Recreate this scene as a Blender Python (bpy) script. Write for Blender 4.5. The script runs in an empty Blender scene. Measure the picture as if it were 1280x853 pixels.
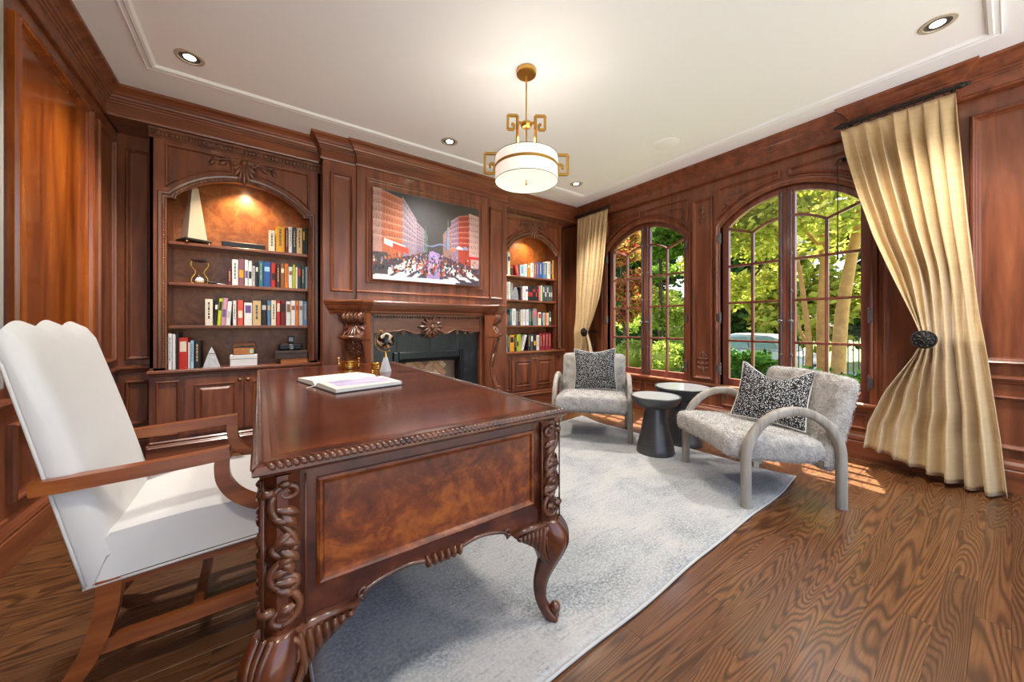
import bpy, bmesh, math, random
from math import sin, cos, pi, sqrt, radians, atan2
from mathutils import Vector, Matrix
random.seed(7)
SC = bpy.context.scene
COL = SC.collection

# ------------------------------------------------------------------ camera
EYE = 1.08
YAW = radians(35.37)
cam_d = bpy.data.cameras.new('camera')
cam = bpy.data.objects.new('camera', cam_d)
COL.objects.link(cam)
cam.location = (0, 0, EYE)
cam.rotation_euler = (pi / 2, 0, -YAW)
cam_d.sensor_fit = 'HORIZONTAL'
cam_d.sensor_width = 36.0
cam_d.lens = 443.7 / 1280 * 36
cam_d.shift_y = -19.5 / 1280
cam_d.clip_start = 0.02
cam_d.clip_end = 300
SC.camera = cam

# ------------------------------------------------------------------ world, sun, exposure
SC.view_settings.view_transform = 'Standard'
SC.view_settings.look = 'None'
SC.view_settings.gamma = 1.0
SC.view_settings.use_curve_mapping = False
SC.view_settings.exposure = 0.92
W = bpy.data.worlds.new('world')
SC.world = W
W.use_nodes = True
nt = W.node_tree
bg = nt.nodes['Background']
sky = nt.nodes.new('ShaderNodeTexSky')
sky.sky_type = 'NISHITA'
sky.sun_disc = False
sky.sun_elevation = radians(67)
sky.sun_rotation = radians(75)
sky.air_density = 1.0
sky.dust_density = 3.5
sky.ozone_density = 1.0
nt.links.new(sky.outputs[0], bg.inputs[0])
bg.inputs[1].default_value = 0.42
sun_d = bpy.data.lights.new('sun', 'SUN')
sun_d.energy = 17.0
sun_d.angle = radians(0.6)
sun_d.color = (1.0, 0.93, 0.80)
sun = bpy.data.objects.new('sun', sun_d)
COL.objects.link(sun)
sdir = Vector((-0.36, -0.12, -0.925)).normalized()          # the way the sunlight travels
sun.rotation_euler = sdir.to_track_quat('-Z', 'Y').to_euler()
sun.location = (12, 6, 14)

# ------------------------------------------------------------------ helpers
def lin(c):
    if isinstance(c, str):
        c = c.lstrip('#'); c = [int(c[i:i + 2], 16) / 255 for i in (0, 2, 4)]
        c = [x / 12.92 if x <= .04045 else ((x + .055) / 1.055) ** 2.4 for x in c]
    return (c[0], c[1], c[2], 1.0)

class Mat:
    def __init__(s, name, rough=.5, color=None, metal=0, spec=.5, coat=0):
        s.m = bpy.data.materials.new(name); s.m.use_nodes = True
        s.nt = s.m.node_tree; s.b = s.nt.nodes['Principled BSDF']
        s.b.inputs['Roughness'].default_value = rough
        s.b.inputs['Metallic'].default_value = metal
        s.b.inputs['Specular IOR Level'].default_value = spec
        s.b.inputs['Coat Weight'].default_value = coat
        s.b.inputs['Coat Roughness'].default_value = .12
        if color is not None: s.b.inputs['Base Color'].default_value = lin(color)
    def n(s, t, **k):
        nd = s.nt.nodes.new(t)
        for a, v in k.items():
            if a in nd.inputs: nd.inputs[a].default_value = v
            else: setattr(nd, a, v)
        return nd
    def l(s, a, b): s.nt.links.new(a, b)
    def coords(s, scale=(1, 1, 1), kind='Object', rnd=False):
        tc = s.n('ShaderNodeTexCoord'); mp = s.n('ShaderNodeMapping')
        mp.inputs['Scale'].default_value = scale
        s.l(tc.outputs[kind], mp.inputs['Vector'])
        if rnd:
            oi = s.n('ShaderNodeObjectInfo'); cm = s.n('ShaderNodeCombineXYZ')
            mul = s.n('ShaderNodeMath', operation='MULTIPLY'); mul.inputs[1].default_value = 37.0
            s.l(oi.outputs['Random'], mul.inputs[0])
            for i in range(3): s.l(mul.outputs[0], cm.inputs[i])
            s.l(cm.outputs[0], mp.inputs['Location'])
        return mp.outputs[0]
    def noise(s, vec, scale, detail=4, rough=.55, dist=0):
        nd = s.n('ShaderNodeTexNoise')
        nd.inputs['Scale'].default_value = scale; nd.inputs['Detail'].default_value = detail
        nd.inputs['Roughness'].default_value = rough; nd.inputs['Distortion'].default_value = dist
        s.l(vec, nd.inputs['Vector']); return nd.outputs['Fac']
    def ramp(s, fac, stops):
        r = s.n('ShaderNodeValToRGB'); el = r.color_ramp.elements
        while len(el) < len(stops): el.new(.5)
        for e, (p, c) in zip(el, stops): e.position = p; e.color = lin(c)
        s.l(fac, r.inputs[0]); return r.outputs[0]
    def mix(s, a, b, fac, mode='MIX'):
        m = s.n('ShaderNodeMix', data_type='RGBA', blend_type=mode)
        for sock, v in ((m.inputs[0], fac), (m.inputs[6], a), (m.inputs[7], b)):
            if isinstance(v, bpy.types.NodeSocket): s.l(v, sock)
            elif isinstance(v, (int, float)): sock.default_value = v
            else: sock.default_value = lin(v)
        return m.outputs[2]
    def color(s, c): s.l(c, s.b.inputs['Base Color'])
    def bump(s, fac, strength=.2, dist=.01):
        b = s.n('ShaderNodeBump'); b.inputs['Strength'].default_value = strength
        b.inputs['Distance'].default_value = dist
        s.l(fac, b.inputs['Height']); s.l(b.outputs[0], s.b.inputs['Normal'])

def plain(name, color, rough=.5, metal=0, spec=.5, coat=0, var=.0, vs=20):
    M = Mat(name, rough, color, metal, spec, coat)
    if var:
        f = M.noise(M.coords(), vs, 4)
        c = lin(color)
        M.color(M.ramp(f, [(.3, [x * (1 - var) for x in c[:3]]), (.7, [min(1, x * (1 + var)) for x in c[:3]])]))
    return M.m

def wood(name, cols, axis='z', rough=.34, grain=14, coat=.18, rnd=False, burl=False):
    M = Mat(name, rough, coat=coat)
    sc = {'x': (.09, 1, 1), 'y': (1, .09, 1), 'z': (1, 1, .09)}[axis] if not burl else (1, 1, 1)
    v = M.coords(sc, rnd=rnd)
    if burl:
        a = M.noise(v, 7, 6, .6, 1.6); b = M.noise(v, 38, 5, .6, .8)
        f = M.n('ShaderNodeMath', operation='MULTIPLY_ADD'); M.l(b, f.inputs[0]); f.inputs[1].default_value = .35
        f2 = M.n('ShaderNodeMath', operation='MULTIPLY'); M.l(a, f2.inputs[0]); f2.inputs[1].default_value = .72
        M.l(f2.outputs[0], f.inputs[2]); fac = f.outputs[0]
    else:
        fac = M.noise(v, grain, 6, .6, .5)
    c = M.ramp(fac, [(.30, cols[0]), (.52, cols[1]), (.74, cols[2])])
    big = M.noise(M.coords(rnd=rnd), 1.6, 2)
    c = M.mix(c, (.80, .78, .78), M.ramp(big, [(.35, (0, 0, 0)), (.7, (.55, .55, .55))]), 'MULTIPLY')
    M.color(c)
    M.bump(fac, .06, .004)
    return M.m

CH = ['#562d1c', '#7c442a', '#965937']
MT = {}
MT['woodz'] = wood('cherry_wood_vertical', CH, 'z')
MT['woodx'] = wood('cherry_wood_along_x', CH, 'x')
MT['woody'] = wood('cherry_wood_along_y', CH, 'y')
MT['carve'] = wood('carved_cherry_wood', ['#432418', '#6b3f29', '#885838'], 'z', rough=.3, coat=.2)
MT['deskcarve'] = wood('carved_mahogany', ['#30160c', '#57301d', '#75462b'], 'z', rough=.3, coat=.25)
MT['shelfback'] = wood('figured_veneer', ['#5a2c14', '#8a4f26', '#ad6f38'], burl=True, rough=.35)
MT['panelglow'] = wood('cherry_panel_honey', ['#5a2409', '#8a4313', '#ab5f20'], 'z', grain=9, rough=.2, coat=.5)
MT['sashwood'] = wood('window_sash_wood', ['#5f2f25', '#7e4638', '#94604f'], 'z', rough=.35)
MT['deskwood'] = wood('desk_mahogany', ['#2b1009', '#542512', '#74401f'], 'y', rough=.28, grain=10, coat=.2)
MT['deskburl'] = wood('desk_burl_veneer', ['#1c0903', '#6b300e', '#a45a1e'], burl=True, rough=.3, coat=.12)
MT['desktop'] = wood('desk_top_veneer', ['#2b0f08', '#592711', '#7b4020'], 'x', rough=.2, grain=7, coat=.3)
MT['chairwood'] = wood('warm_walnut', ['#5f2c10', '#8a4820', '#a8642f'], 'x', rough=.3)
MT['white_paint'] = plain('ceiling_paint', '#edf1f7', .9, spec=.2)
MT['trim_paint'] = plain('ceiling_trim_paint', '#e9edf2', .6, spec=.3)
MT['brass'] = plain('brushed_brass', '#c79a4e', .28, 1)
MT['goldbright'] = plain('polished_brass', '#e0b860', .15, 1)
MT['antbrass'] = plain('antique_brass', '#9c7f55', .35, 1)
MT['iron'] = plain('dark_iron', '#33302e', .45, .7)
MT['steel'] = plain('aged_steel', '#77777a', .4, .9)
MT['black'] = plain('black_plastic', '#151515', .4)
MT['paper'] = plain('paper', '#e8e4d8', .8)
MT['marble_w'] = plain('white_marble', '#e6e5e3', .25, var=.06, vs=14)

class MB:
    """collects geometry for one mesh object"""
    def __init__(s): s.v = []; s.f = []; s.mi = []; s.cur = 0
    def add(s, vs, fs):
        o = len(s.v); s.v.extend([tuple(p) for p in vs])
        for f in fs: s.f.append([o + i for i in f]); s.mi.append(s.cur)
        return s
    def box(s, x0, y0, z0, x1, y1, z1):
        return s.add([(x0, y0, z0), (x1, y0, z0), (x1, y1, z0), (x0, y1, z0), (x0, y0, z1), (x1, y0, z1), (x1, y1, z1), (x0, y1, z1)],
                     [(0, 3, 2, 1), (4, 5, 6, 7), (0, 1, 5, 4), (1, 2, 6, 5), (2, 3, 7, 6), (3, 0, 4, 7)])
    def cbox(s, x0, y0, z0, x1, y1, z1, b=.004):
        """box with chamfered edges"""
        lo = (min(x0, x1), min(y0, y1), min(z0, z1)); hi = (max(x0, x1), max(y0, y1), max(z0, z1))
        b = min(b, min(hi[i] - lo[i] for i in range(3)) * .45)
        rings = []
        for z, ins in ((lo[2], b), (lo[2] + b, 0), (hi[2] - b, 0), (hi[2], b)):
            X0, X1, Y0, Y1 = lo[0] + ins, hi[0] - ins, lo[1] + ins, hi[1] - ins
            rings.append([(X0 + b, Y0, z), (X1 - b, Y0, z), (X1, Y0 + b, z), (X1, Y1 - b, z), (X1 - b, Y1, z), (X0 + b, Y1, z), (X0, Y1 - b, z), (X0, Y0 + b, z)])
        return s.loft(rings, True)
    def loft(s, rings, caps=True, closed=True):
        o = len(s.v); n = len(rings[0])
        for r in rings: s.v.extend([tuple(p) for p in r])
        for i in range(len(rings) - 1):
            for j in range(n if closed else n - 1):
                k = (j + 1) % n
                s.f.append([o + i * n + j, o + i * n + k, o + (i + 1) * n + k, o + (i + 1) * n + j]); s.mi.append(s.cur)
        if caps and closed:
            s.f.append([o + j for j in range(n)][::-1]); s.mi.append(s.cur)
            s.f.append([o + (len(rings) - 1) * n + j for j in range(n)]); s.mi.append(s.cur)
        return s
    def prism(s, poly, P, d0, d1):
        return s.loft([[P(a, b, d0) for a, b in poly], [P(a, b, d1) for a, b in poly]])
    def lathe(s, prof, n=24, c=(0, 0, 0), caps=True):
        return s.loft([[(c[0] + r * cos(2 * pi * j / n), c[1] + r * sin(2 * pi * j / n), c[2] + z) for j in range(n)] for r, z in prof], caps)
    def sphere(s, c, r, nu=12, nv=8, M=None):
        if isinstance(r, (int, float)): r = (r, r, r)
        rings = []
        for i in range(nv + 1):
            t = pi * i / nv; t = min(max(t, .02), pi - .02)
            ring = []
            for j in range(nu):
                p = Vector((r[0] * sin(t) * cos(2 * pi * j / nu), r[1] * sin(t) * sin(2 * pi * j / nu), -r[2] * cos(t)))
                if M is not None: p = M @ p
                ring.append((c[0] + p[0], c[1] + p[1], c[2] + p[2]))
            rings.append(ring)
        return s.loft(rings)
    def tube(s, path, rad, n=8, closed=False, sq=None, up=None, caps=True):
        """round (or rectangular with sq=(w,h)) bar along a path"""
        P = [Vector(p) for p in path]; m = len(P)
        if not isinstance(rad, (list, tuple)): rad = [rad] * m
        T = []
        for i in range(m):
            a = P[(i - 1) % m] if (closed or i > 0) else P[i]
            b = P[(i + 1) % m] if (closed or i < m - 1) else P[i]
            d = b - a; T.append(d.normalized() if d.length > 1e-9 else Vector((0, 0, 1)))
        u = Vector(up) if up else (Vector((0, 0, 1)) if abs(T[0].z) < .9 else Vector((1, 0, 0)))
        rings = []
        for i in range(m):
            u = u - T[i] * u.dot(T[i])
            if u.length < 1e-6: u = T[i].orthogonal()
            u.normalize(); w = T[i].cross(u)
            if sq:
                a, b = sq[0] * rad[i], sq[1] * rad[i]
                off = [(-a, -b), (a, -b), (a, b), (-a, b)]
                rings.append([P[i] + u * y + w * x for x, y in off])
            else:
                rings.append([P[i] + (u * sin(2 * pi * j / n) + w * cos(2 * pi * j / n)) * rad[i] for j in range(n)])
        if closed: rings.append(rings[0]); caps = False
        return s.loft(rings, caps)
    def panel(s, P, poly, prof, fill=True):
        """concentric offset rings of a closed 2D polygon; prof = [(inset, height), ...]"""
        rings = [[P(a, b, d) for a, b in offset(poly, ins)] for ins, d in prof]
        s.loft(rings, False)
        if fill:
            n = len(poly); o = len(s.v) - n
            s.f.append([o + j for j in range(n)]); s.mi.append(s.cur)
        return s
    def sweep(s, P, path, prof, closed=False):
        """mitred moulding along a 2D path in a plane; prof = [(offset to the left, height)]"""
        rings = []
        for ins, d in prof:
            rings.append([P(a, b, d) for a, b in offset(path, ins, closed)])
        o = len(s.v); n = len(path); m = len(rings)
        for r in rings: s.v.extend([tuple(p) for p in r])
        for i in range(m - 1):
            for j in range(n if closed else n - 1):
                k = (j + 1) % n
                s.f.append([o + i * n + j, o + i * n + k, o + (i + 1) * n + k, o + (i + 1) * n + j]); s.mi.append(s.cur)
        if not closed:
            for j in (0, n - 1):
                s.f.append([o + i * n + j for i in range(m)]); s.mi.append(s.cur)
        return s
    def grid(s, fn, nu, nv):
        o = len(s.v)
        for i in range(nu + 1):
            for j in range(nv + 1): s.v.append(tuple(fn(i / nu, j / nv)))
        for i in range(nu):
            for j in range(nv):
                a = o + i * (nv + 1) + j
                s.f.append([a, a + nv + 1, a + nv + 2, a + 1]); s.mi.append(s.cur)
        return s
    def mesh(s, name, mats, smooth=False, recalc=True):
        me = bpy.data.meshes.new(name)
        me.from_pydata(s.v, [], s.f)
        for m in (mats if isinstance(mats, (list, tuple)) else [mats]):
            me.materials.append(MT[m] if isinstance(m, str) else m)
        if any(s.mi): me.polygons.foreach_set('material_index', s.mi)
        if recalc:
            bm = bmesh.new(); bm.from_mesh(me)
            bmesh.ops.recalc_face_normals(bm, faces=bm.faces[:]); bm.to_mesh(me); bm.free()
        if smooth:
            me.polygons.foreach_set('use_smooth', [True] * len(me.polygons))
            if smooth is not True: me.set_sharp_from_angle(angle=radians(smooth))
        me.update()
        return me
    def build(s, name, mats, parent=None, smooth=False, world=False, recalc=True):
        return link(name, s.mesh(name, mats, smooth, recalc), parent, world)

def link(name, me, parent=None, world=False):
    o = bpy.data.objects.new(name, me); COL.objects.link(o)
    if parent is not None:
        o.parent = parent
        if world:
            o.matrix_parent_inverse = (Matrix.Translation(parent.location) @ parent.rotation_euler.to_matrix().to_4x4()).inverted()
    return o

def offset(poly, d, closed=True):
    """offset to the left of the travelling direction"""
    if abs(d) < 1e-9: return list(poly)
    n = len(poly); out = []
    for i in range(n):
        p = Vector(poly[i])
        def nrm(a, b):
            t = Vector(b) - Vector(a)
            if t.length < 1e-9: return None
            t.normalize(); return Vector((-t.y, t.x))
        a = nrm(poly[i - 1], poly[i]) if (closed or i > 0) else None
        b = nrm(poly[i], poly[(i + 1) % n]) if (closed or i < n - 1) else None
        if a is None: a = b
        if b is None: b = a
        m = a + b
        if m.length < 1e-6: q = p + a * d
        else:
            m.normalize(); q = p + m * (d / max(.35, m.dot(a)))
        out.append((q.x, q.y))
    return out

def tag(o, label=None, cat=None, group=None, kind=None):
    if label: o['label'] = label
    if cat: o['category'] = cat
    if group: o['group'] = group
    if kind: o['kind'] = kind
    return o
def thing(name, label, cat, loc=(0, 0, 0), rz=0, group=None):
    o = bpy.data.objects.new(name, None); COL.objects.link(o)
    o.empty_display_size = .1
    o.location = loc; o.rotation_euler = (0, 0, rz)
    return tag(o, label, cat, group)
def struct(o, label=None): return tag(o, label, kind='structure')
def copy_tree(o, parent=None):
    c = o.copy(); COL.objects.link(c)
    if parent is not None: c.parent = parent
    for ch in [x for x in bpy.data.objects if x.parent == o]: copy_tree(ch, c)
    return c

def PB(y): return lambda a, b, d: (a, y - d, b)       # plane facing -Y (back wall)
def PL(x): return lambda a, b, d: (x + d, a, b)       # plane facing +X (left wall)
def PR(x): return lambda a, b, d: (x - d, a, b)       # plane facing -X (window wall)
def PF(y): return lambda a, b, d: (a, y + d, b)
def PZ(z): return lambda a, b, d: (a, b, z + d)
def rect(a0, b0, a1, b1): return [(a0, b0), (a1, b0), (a1, b1), (a0, b1)]

def spiral(cx, cz, r0, r1, a0, turns, n=22):
    return [(cx + (r0 + (r1 - r0) * t) * cos(a0 + 2 * pi * turns * t), cz + (r0 + (r1 - r0) * t) * sin(a0 + 2 * pi * turns * t)) for t in [i / n for i in range(n + 1)]]
def bez(p0, p1, p2, p3, n=12):
    out = []
    for i in range(n + 1):
        t = i / n; k = 1 - t
        out.append(tuple(k ** 3 * p0[j] + 3 * k * k * t * p1[j] + 3 * k * t * t * p2[j] + t ** 3 * p3[j] for j in range(len(p0))))
    return out
def cat_spline(pts, n=6):
    out = []; m = len(pts)
    for i in range(m - 1):
        p0 = pts[max(i - 1, 0)]; p1 = pts[i]; p2 = pts[i + 1]; p3 = pts[min(i + 2, m - 1)]
        for k in range(n):
            t = k / n
            out.append(tuple(.5 * (2 * p1[j] + (p2[j] - p0[j]) * t + (2 * p0[j] - 5 * p1[j] + 4 * p2[j] - p3[j]) * t * t + (3 * p1[j] - p0[j] - 3 * p2[j] + p3[j]) * t ** 3) for j in range(len(p1))))
    out.append(tuple(pts[-1])); return out
def interp(tab, t):
    if t <= tab[0][0]: return tab[0][1]
    for (a, x), (b, y) in zip(tab, tab[1:]):
        if t <= b:
            k = (t - a) / (b - a); k = k * k * (3 - 2 * k) if False else k
            return x + (y - x) * k
    return tab[-1][1]
def carve(mb, P, pts2, r0, r1, d=.0, n=6):
    """tapered raised scroll lying on plane P"""
    m = len(pts2)
    return mb.tube([P(a, b, d) for a, b in pts2], [r0 + (r1 - r0) * i / (m - 1) for i in range(m)], n)
def leaf(mb, P, a, b, ang, L, wd, h=.012, d=0):
    """raised carved leaf lobe"""
    rings = []
    for i in range(7):
        t = i / 6; w = wd * sin(pi * min(1, .12 + .88 * t) * .98) ** .8 + .0008; x = L * t
        ring = []
        for j in range(7):
            ph = pi * j / 6
            q = -w * cos(ph); hh = h * sin(ph) * (.35 + .65 * sin(pi * (.15 + .8 * t)))
            ring.append(P(a + x * cos(ang) - q * sin(ang), b + x * sin(ang) + q * cos(ang), d + hh))
        rings.append(ring)
    mb.loft(rings, False, closed=False)
# panel mouldings (inset, height): bolection rim, then a fielded centre
MOULD = [(0, 0), (0, .018), (.004, .026), (.010, .029), (.016, .026), (.019, .014), (.022, .012), (.026, .004), (.034, .001)]
FIELD = MOULD + [(.055, .001), (.075, .009), (.080, .009)]
# ================================================================== SETTING
HC = 2.837            # ceiling height
XL, XR, YB, YF0 = -.93, 3.98, 4.15, -1.7
# floor -------------------------------------------------------------
def floor_mat():
    M = Mat('oak_floor', .32, coat=.2)
    v = M.coords((.42, 4.2, 1), rnd=True)
    n1 = M.noise(v, 1.1, 2, .5, .5)
    mul = M.n('ShaderNodeMath', operation='MULTIPLY'); M.l(n1, mul.inputs[0]); mul.inputs[1].default_value = 270
    sn = M.n('ShaderNodeMath', operation='SINE'); M.l(mul.outputs[0], sn.inputs[0])
    ad = M.n('ShaderNodeMath', operation='MULTIPLY_ADD'); M.l(sn.outputs[0], ad.inputs[0]); ad.inputs[1].default_value = .5; ad.inputs[2].default_value = .5
    pores = M.noise(M.coords((5, 150, 1), rnd=True), 1.0, 3, .6)
    c = M.ramp(ad.outputs[0], [(.0, '#432a17'), (.30, '#5f3f24'), (.8, '#755031')])
    c = M.mix(c, '#4a2a14', M.ramp(pores, [(.36, (.5, .5, .5)), (.56, (0, 0, 0))]))
    oi = M.n('ShaderNodeObjectInfo')
    tint = M.ramp(oi.outputs['Random'], [(0, (.66, .60, .55)), (.3, (.95, .88, .80)), (.6, (.80, .72, .64)), (.85, (1.05, .95, .80)), (1, (.74, .68, .62))])
    c = M.mix(c, tint, 1.0, 'MULTIPLY')
    M.color(c)
    M.bump(ad.outputs[0], .05, .003)
    return M.m
MT['oak'] = floor_mat()
MT['subfloor'] = plain('subfloor', '#2a1609', .8)
fl = MB().box(XL - .1, YF0, -.12, XR + .15, YB + .1, -.012).build('floor', 'subfloor')
struct(fl, 'dark oak strip floor')
PW = .081
plank_mesh = {}
def plank(L):
    L = round(L, 1)
    if L not in plank_mesh:
        plank_mesh[L] = MB().cbox(0, 0, -.012, L - .0004, PW - .0004, 0, .0005).mesh('plank', 'oak')
    return plank_mesh[L]
RUG = (.13, .835, 3.04, 2.87)
rnd = random.Random(3)
hidden = MB(); npl = 0
y = YF0; row = 0
while y < YB - .02:
    x = XL - rnd.choice([0, .2, .4, .6, .8]); x = round(x, 3)
    while x < XR:
        L = rnd.choice([.7, .9, 1.0, 1.2, 1.4, 1.6])
        under = (x > RUG[0] + .05 and x + L < RUG[2] - .05 and y > RUG[1] + .05 and y + PW < RUG[3] - .05)
        under = under or y < -.12 or (x < .5 and y > 3.75) or y > 3.86 or (x + L > XR + .35)
        x1 = min(x + L, XR + .1)
        if under: hidden.box(max(x, XL - .05), y, -.012, x1 - .0008, y + PW - .0008, 0)
        else:
            o = link('plank', plank(L), fl); o.location = (x, y, 0); npl += 1
        x += L
    y += PW; row += 1
tag(hidden.build('planks', 'oak', fl), kind='stuff')

MT['bounce_pale'] = plain('pale_bounce_surface', '#a9a9a8', .9, var=.08)  # for an unseen slab added to throw sun and sky light up at the ceiling
struct(MB().box(-14, -16, -.30, 12, YF0 - .01, -.16).build('bounce_slab', 'bounce_pale'), 'pale slab added outside the open side to bounce sunlight onto the ceiling')
# ceiling -----------------------------------------------------------
ce = MB().box(XL - .1, YF0, HC, XR + .15, YB + .1, HC + .1).build('ceiling', 'white_paint')
struct(ce, 'flat white painted ceiling')
cpath = [(-.631, .03), (3.62, .03), (3.62, 3.396), (-.631, 3.396)]
tr = MB().sweep(lambda a, b, d: (a, b, HC - d), cpath, [(0, 0), (0, .012), (.006, .014), (.010, .010), (.028, .010), (.034, .018), (.05, .016), (.058, .006), (.062, 0)], True)
struct(tr.build('trim_2', 'trim_paint'), 'white painted ceiling moulding rectangle')

# walls -------------------------------------------------------------
wl = struct(MB().box(XL - .1, YF0, 0, XL, YB + .1, HC).build('wall_left', 'woodz'), 'wood panelled wall behind the desk chair')
wb = struct(MB().box(XL, YB, 0, XR, YB + .1, HC).build('wall_back', 'woodz'), 'wood panelled wall with bookcases and fireplace')
# window openings
WC = [2.72, 1.225]; WH = .565; WZ0 = .45; AR = .744; AZ = 2.38 - .744
def arch_pts(c, r, n=20, w=WH):
    return [(c + w - 2 * w * i / n, AZ + sqrt(max(r * r - (w - 2 * w * i / n) ** 2, 0))) for i in range(n + 1)]
m = MB(); X0, X1 = XR, XR + .15
def wseg(y0, y1, z0, z1): m.box(X0, y0, z0, X1, y1, z1)
wseg(YF0, WC[1] - WH, 0, HC); wseg(WC[1] + WH, WC[0] - WH, 0, HC); wseg(WC[0] + WH, YB + .1, 0, HC)
for c in WC:
    wseg(c - WH, c + WH, 0, WZ0)
    ap = arch_pts(c, AR)
    m.prism(ap + [(c - WH, HC), (c + WH, HC)], PR(X1), 0, .15)
wr = struct(m.build('wall_right', 'woodz'), 'wood panelled wall with two arched windows')

def add_panel(parent, P, poly, prof=MOULD, mat='woodz', name='panel'):
    return MB().panel(P, poly, prof).build(name, mat, parent, world=True)
# left wall panels
P = PL(XL)
BIG = [(0, 0), (0, .022), (.006, .034), (.016, .038), (.024, .032), (.028, .016), (.034, .013), (.040, .004), (.050, .001)]
BIGF = BIG
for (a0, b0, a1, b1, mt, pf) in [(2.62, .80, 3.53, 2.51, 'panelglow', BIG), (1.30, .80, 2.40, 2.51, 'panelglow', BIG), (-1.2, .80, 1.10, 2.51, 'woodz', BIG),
                                 (3.66, .80, 4.02, 2.51, 'woodz', MOULD), (2.62, .27, 3.53, .63, 'woodz', MOULD), (1.3, .27, 2.4, .63, 'woodz', MOULD), (-1.2, .27, 1.1, .63, 'woodz', MOULD), (3.66, .27, 4.02, .63, 'woodz', MOULD)]:
    add_panel(wl, P, rect(a0, b0, a1, b1), pf, mt)
# recess panels on the back wall (both corners)
P = PB(YB)
for (a0, a1) in ((-.885, -.73), (3.70, 3.93)):
    add_panel(wb, P, rect(a0, .80, a1, 2.51)); add_panel(wb, P, rect(a0, .27, a1, .63))
# window wall panels
P = PR(XR)
def rpoly(poly):   # on PR the polygon must wind the other way to inset inwards
    return poly
add_panel(wr, P, rect(1.865, .49, 2.08, 2.47)); add_panel(wr, P, rect(3.36, .49, 3.80, 2.47)); add_panel(wr, P, rect(.30, .49, .585, 2.47))
add_panel(wr, P, rect(-1.4, .82, .17, 2.51), BIG); add_panel(wr, P, rect(-1.4, .27, .17, .62))
for c in WC:
    r2 = AR + .075
    def za(y): return AZ + sqrt(r2 * r2 - (y - c) ** 2)
    for sgn in (1, -1):
        ys = [c + sgn * (.03 + (.585 - .03) * i / 12) for i in range(13)]
        poly = [(yy, za(yy)) for yy in ys] + [(ys[-1], 2.535), (ys[0], 2.535)]
        if sgn < 0: poly = poly[::-1]
        add_panel(wr, P, poly, MOULD)
        add_panel(wr, P, rect(min(c + sgn * .03, c + sgn * .55), .24, max(c + sgn * .03, c + sgn * .55), .36), [(0, 0), (0, .012), (.006, .016), (.012, .005), (.018, .001)])
# dado rails and baseboards
dado = [(0, .695), (.012, .70), (.014, .712), (.022, .72), (.030, .732), (.026, .745), (.012, .752), (0, .755)]
base = [(0, 0), (.030, 0), (.030, .135), (.024, .145), (.030, .155), (.026, .175), (.012, .195), (.010, .21), (0, .215)]
def run(name, path, prof, mat, label=None, parent=None):
    """moulding along a plan path; prof = (outwards to the right of travel, z)"""
    mb = MB()
    n = len(path); rings = []
    for d, z in prof: rings.append([(a, b, z) for a, b in offset(path, -d, False)])
    o = len(mb.v)
    for r in rings: mb.v.extend(r)
    for i in range(len(rings) - 1):
        for j in range(n - 1):
            mb.f.append([o + i * n + j, o + i * n + j + 1, o + (i + 1) * n + j + 1, o + (i + 1) * n + j]); mb.mi.append(0)
    for j in (0, n - 1): mb.f.append([o + i * n + j for i in range(len(rings))]); mb.mi.append(0)
    ob = mb.build(name, mat, parent)
    return struct(ob, label) if parent is None else ob
run('trim_3', [(XL, YF0), (XL, YB), (-.70, YB)], dado, 'woody', 'dado rail on the panelled wall behind the desk chair')
run('baseboard_left', [(XL, YF0), (XL, YB), (-.70, YB)], base, 'woody', 'tall wooden baseboard of the left wall')
run('baseboard_right', [(3.67, YB), (XR, YB), (XR, YF0)], base, 'woody', 'wooden baseboard below the windows')
run('trim_4', [(XR, .24), (XR, YF0)], dado, 'woody', 'dado rail right of the long curtain')
sillp = [(0, .385), (.018, .39), (.022, .405), (.040, .418), (.044, .43), (.04, .445), (.03, .452), (0, .452)]
run('trim_5', [(XR, 3.70), (XR, .62)], sillp, 'woody', 'continuous wooden window sill rail')
# crown: fascia plus cove, following the breaks of the back wall
crown = [(0, 2.625), (.010, 2.628), (.014, 2.640), (.004, 2.648), (.004, 2.718), (.010, 2.722), (.012, 2.734), (.020, 2.738), (.022, 2.750), (.032, 2.756), (.036, 2.770), (.044, 2.778), (.052, 2.792), (.066, 2.806), (.084, 2.815), (.090, 2.820), (.092, 2.8365), (0, 2.8365)]
FY = 3.835
run('trim_1', [(-.92, YF0), (-.92, FY), (.465, FY), (.465, 3.70), (.765, 3.70), (.765, 3.666), (2.255, 3.666), (2.255, 3.70), (2.555, 3.70), (2.555, FY), (3.94, FY),
               (3.94, .745), (3.90, .745), (3.90, .215), (3.94, .215), (3.94, YF0)], crown, 'woodx', 'stepped dark wood crown moulding around the ceiling')
sof = MB()
for a in ((-.93, YF0, -.92, YB), (3.94, YF0, 3.98, YB)): sof.box(a[0], a[1], 2.625, a[2], a[3], HC)
sof.box(-.93, FY, 2.625, .47, YB, 2.64); sof.box(2.55, FY, 2.625, 3.98, YB, 2.64)
sof.box(3.90, .215, 2.625, 3.95, .745, 2.64)
struct(sof.build('trim_6', 'woodx'), 'flat wooden fascia soffit under the crown')
# pale door edge at the far left of the panelled wall
MT['doorpale'] = plain('pale_door_edge', '#a9aaa4', .4)
struct(MB().cbox(XL, 2.53, .80, XL + .012, 2.566, 2.62).build('trim_7', 'doorpale'), 'pale vertical strip at the edge of the honey coloured panel')

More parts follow.
